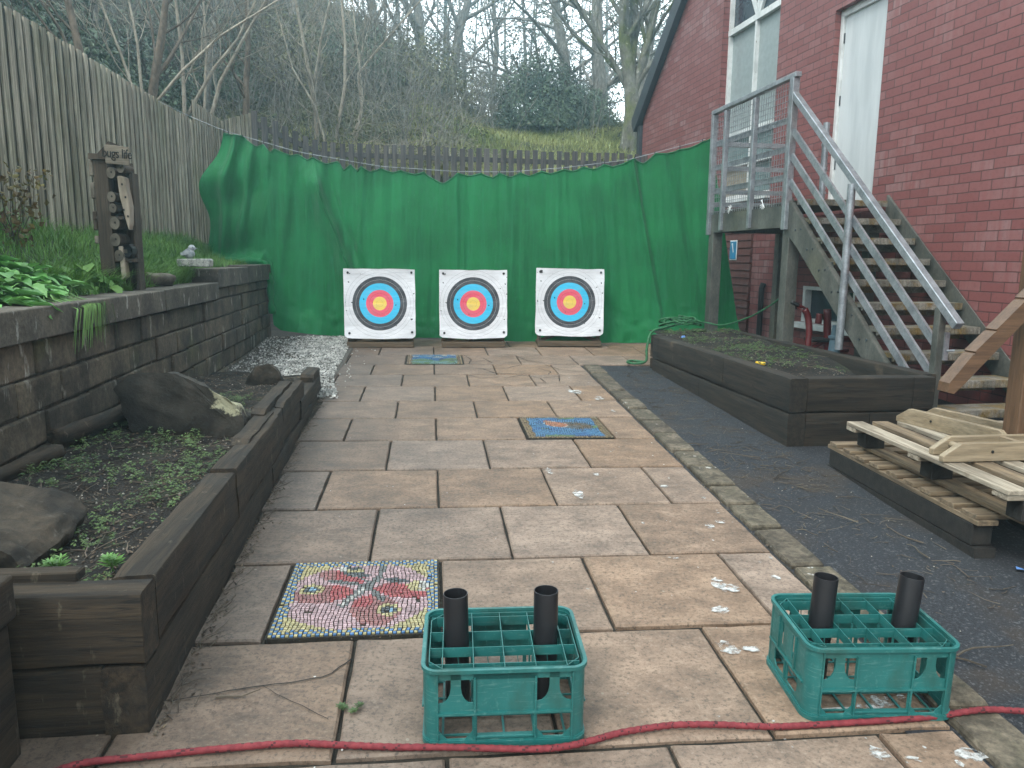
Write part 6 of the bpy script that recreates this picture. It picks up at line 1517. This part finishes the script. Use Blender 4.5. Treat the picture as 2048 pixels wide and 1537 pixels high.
def slope_growth():
    L = MB(); T = MB()
    for _ in range(26000):
        y = 13.2+12*R.random()**1.4; x = U(-8, 5.6)
        grassy = ss(.2, 1.6, x+.5*nz(x, y))*ss(19.5, 18., y)
        if R.random() < grassy*.92: continue
        z = hillz(x, y)+abs(R.gauss(0, .16))*(1.6 if nz(x*.8, y*.8, 3) > 0 else .7); leafq(L, (x, y, z), U(.04, .10))
    for _ in range(1500):
        y = 13.1+10*R.random(); x = U(-7, 1.2); twig(T, (x, y, hillz(x, y)+U(0, .3)), U(0, 6.28), U(.3, .9), U(.003, .006), U(0, 1.1), 0, 5)
    for x0, y0, n in ((.0, 13.6, 90), (-.9, 13.5, 60), (.9, 13.7, 25)):
        for _ in range(n): x = x0+R.gauss(0, .35); y = y0+R.gauss(0, .25); twig(T, (x, y, hillz(x, y)+U(.0, .3)), U(-.6, 3.6), U(.3, .9), U(.003, .006), U(0, .9), 0, 5)
    K = MB()
    for _ in range(1800):
        y = 13.4+9*R.random()**1.2; x = U(-9, 1.6) if R.random() < .8 else U(1, 4.5)
        if x > .6 and y < 18: continue
        z = hillz(x, y)-.05; ln = U(.9, 2.8)*(1.2 if x < -3 else .8); d = Vector((U(-.45, .45), U(-.45, .45), 1)); p = Vector((x, y, z)); pts = [p.copy()]
        for i in range(5): d = (d+Vector((U(-.25, .25), U(-.25, .25), .05))).normalized(); p = p+d*ln/5; pts.append(p.copy())
        r = U(.005, .011); K.tube(pts, [r*(1-.13*i) for i in range(6)], 3, False)
        for k in range(3):
            q = pts[R.randrange(2, 6)]; e = Vector((U(-1, 1), U(-1, 1), U(.1, .8))).normalized(); K.tube([q, q+e*ln*.16, q+e*ln*.3+Vector((0, 0, .05))], [r*.6, r*.45, r*.3], 3, False)
    tag(K.build('thicket', M['bark_grey']), 'tangle of thin bare shoots growing all over the slope', 'thicket', kind='stuff')
    o = tag(L.build('undergrowth', M['ivy2']), 'olive and brown undergrowth covering the slope', 'undergrowth', kind='stuff')
    tag(T.build('dead_brush', M['bark_pale']), 'pale dead sticks and brambles lying over the slope', 'brushwood', kind='stuff')
    g = MB()
    for _ in range(15000):
        y = 13.05+6.2*R.random(); x = U(-.4, 4.9)
        if nz(x*.9, y*.9, 6) < -.15-.5*ss(.4, 1.8, x): continue
        blade(g, (x, y, hillz(x, y)-.02), U(0, 6.28), U(.12, .34), U(.010, .018), U(.3, 1.2))
    for _ in range(2500): y = U(13.05, 14.5); x = U(-2.5, .5); blade(g, (x, y, hillz(x, y)-.02), U(0, 6.28), U(.1, .25), .012, U(.4, 1.2))
    tag(g.build('bank_grass', M['drygrass'], smooth=True), 'pale yellow green grass on the bank above the picket fence', 'grass', kind='stuff')
slope_growth()

# ---------------------------------------------------------------- light, air, camera
SUN_EL, SUN_AZ = math.radians(50), math.radians(-140)     # high, very soft, from behind the viewer's left shoulder
def world():
    w = bpy.data.worlds.new('World'); bpy.context.scene.world = w; w.use_nodes = True; t = w.node_tree; bg = t.nodes['Background']
    sky = t.nodes.new('ShaderNodeTexSky'); sky.sky_type = 'NISHITA'; sky.sun_disc = False; sky.sun_elevation = SUN_EL; sky.sun_rotation = SUN_AZ; sky.dust_density = 2.; sky.air_density = 1.
    hs = t.nodes.new('ShaderNodeHueSaturation'); hs.inputs['Saturation'].default_value = .38; t.links.new(sky.outputs[0], hs.inputs['Color'])
    tc = t.nodes.new('ShaderNodeTexCoord'); ns = t.nodes.new('ShaderNodeTexNoise'); ns.inputs['Scale'].default_value = 2.2; ns.inputs['Detail'].default_value = 6; t.links.new(tc.outputs['Generated'], ns.inputs['Vector'])
    mr = t.nodes.new('ShaderNodeMapRange'); mr.inputs[1].default_value = .35; mr.inputs[2].default_value = .65; mr.inputs[3].default_value = .55; mr.inputs[4].default_value = .9; t.links.new(ns.outputs[0], mr.inputs[0])
    mx = t.nodes.new('ShaderNodeMix'); mx.data_type = 'RGBA'; t.links.new(mr.outputs[0], mx.inputs[0]); t.links.new(hs.outputs[0], mx.inputs[6]); mx.inputs[7].default_value = (10.2, 11.2, 11.6, 1)   # bright cloud cover
    dp = t.nodes.new('ShaderNodeVectorMath'); dp.operation = 'DOT_PRODUCT'; t.links.new(tc.outputs['Generated'], dp.inputs[0]); dp.inputs[1].default_value = (.05, .93, .36)
    gm = t.nodes.new('ShaderNodeMapRange'); t.links.new(dp.outputs['Value'], gm.inputs[0]); gm.inputs[1].default_value = .2; gm.inputs[2].default_value = 1.; gm.inputs[3].default_value = 1.; gm.inputs[4].default_value = 2.3
    ml = t.nodes.new('ShaderNodeVectorMath'); ml.operation = 'SCALE'; t.links.new(mx.outputs[2], ml.inputs[0]); t.links.new(gm.outputs[0], ml.inputs['Scale']); t.links.new(ml.outputs[0], bg.inputs[0]); bg.inputs[1].default_value = .10
world()
def sun():
    l = bpy.data.lights.new('sun', 'SUN'); l.energy = 1.4; l.angle = math.radians(24); l.color = (1., .965, .90); o = bpy.data.objects.new('sun', l); C.objects.link(o)
    d = Vector((math.sin(SUN_AZ)*math.cos(SUN_EL), math.cos(SUN_AZ)*math.cos(SUN_EL), math.sin(SUN_EL))); o.rotation_euler = d.to_track_quat('Z', 'Y').to_euler(); o.location = d*50
sun()
HAZE = .0082
def haze():
    k = MB(); k.span((-40, -6, -1.7), (30, 46, 30)); t = bpy.data.materials.new('pale air'); t.use_nodes = True; nt = t.node_tree; nt.nodes.remove(nt.nodes['Principled BSDF'])
    v = nt.nodes.new('ShaderNodeVolumePrincipled'); v.inputs['Color'].default_value = (.56, .88, 1., 1); v.inputs['Density'].default_value = HAZE; v.inputs['Anisotropy'].default_value = .55; nt.links.new(v.outputs[0], nt.nodes['Material Output'].inputs['Volume'])
    tag(k.build('haze', t), kind='stuff')
if HAZE: haze()
def camera():
    c = bpy.data.cameras.new('camera'); c.sensor_width = 36; c.lens = 1511/2048*36; c.clip_end = 2000; c.clip_start = .05; o = bpy.data.objects.new('camera', c); C.objects.link(o)
    Rw = [[0.994278, -0.008796, 0.106456], [-0.10646, -0.163243, 0.980825], [0.008751, -0.986547, -0.163245]]
    right = Vector([Rw[i][0] for i in range(3)]); down = Vector([Rw[i][1] for i in range(3)]); fwd = Vector([Rw[i][2] for i in range(3)])
    Mx = Matrix((right, -down, -fwd)).transposed().to_4x4(); Mx.translation = (0, 0, 1.33); o.matrix_world = Mx; bpy.context.scene.camera = o
camera()
sc = bpy.context.scene
sc.view_settings.view_transform = 'Standard'; sc.view_settings.look = 'None'; sc.view_settings.gamma = 1; sc.view_settings.use_curve_mapping = False; sc.view_settings.exposure = 1.1
sc.cycles.max_bounces = 8; sc.cycles.diffuse_bounces = 3; sc.cycles.glossy_bounces = 3; sc.cycles.transmission_bounces = 4; sc.cycles.volume_bounces = 0; sc.cycles.caustics_reflective = False; sc.cycles.caustics_refractive = False
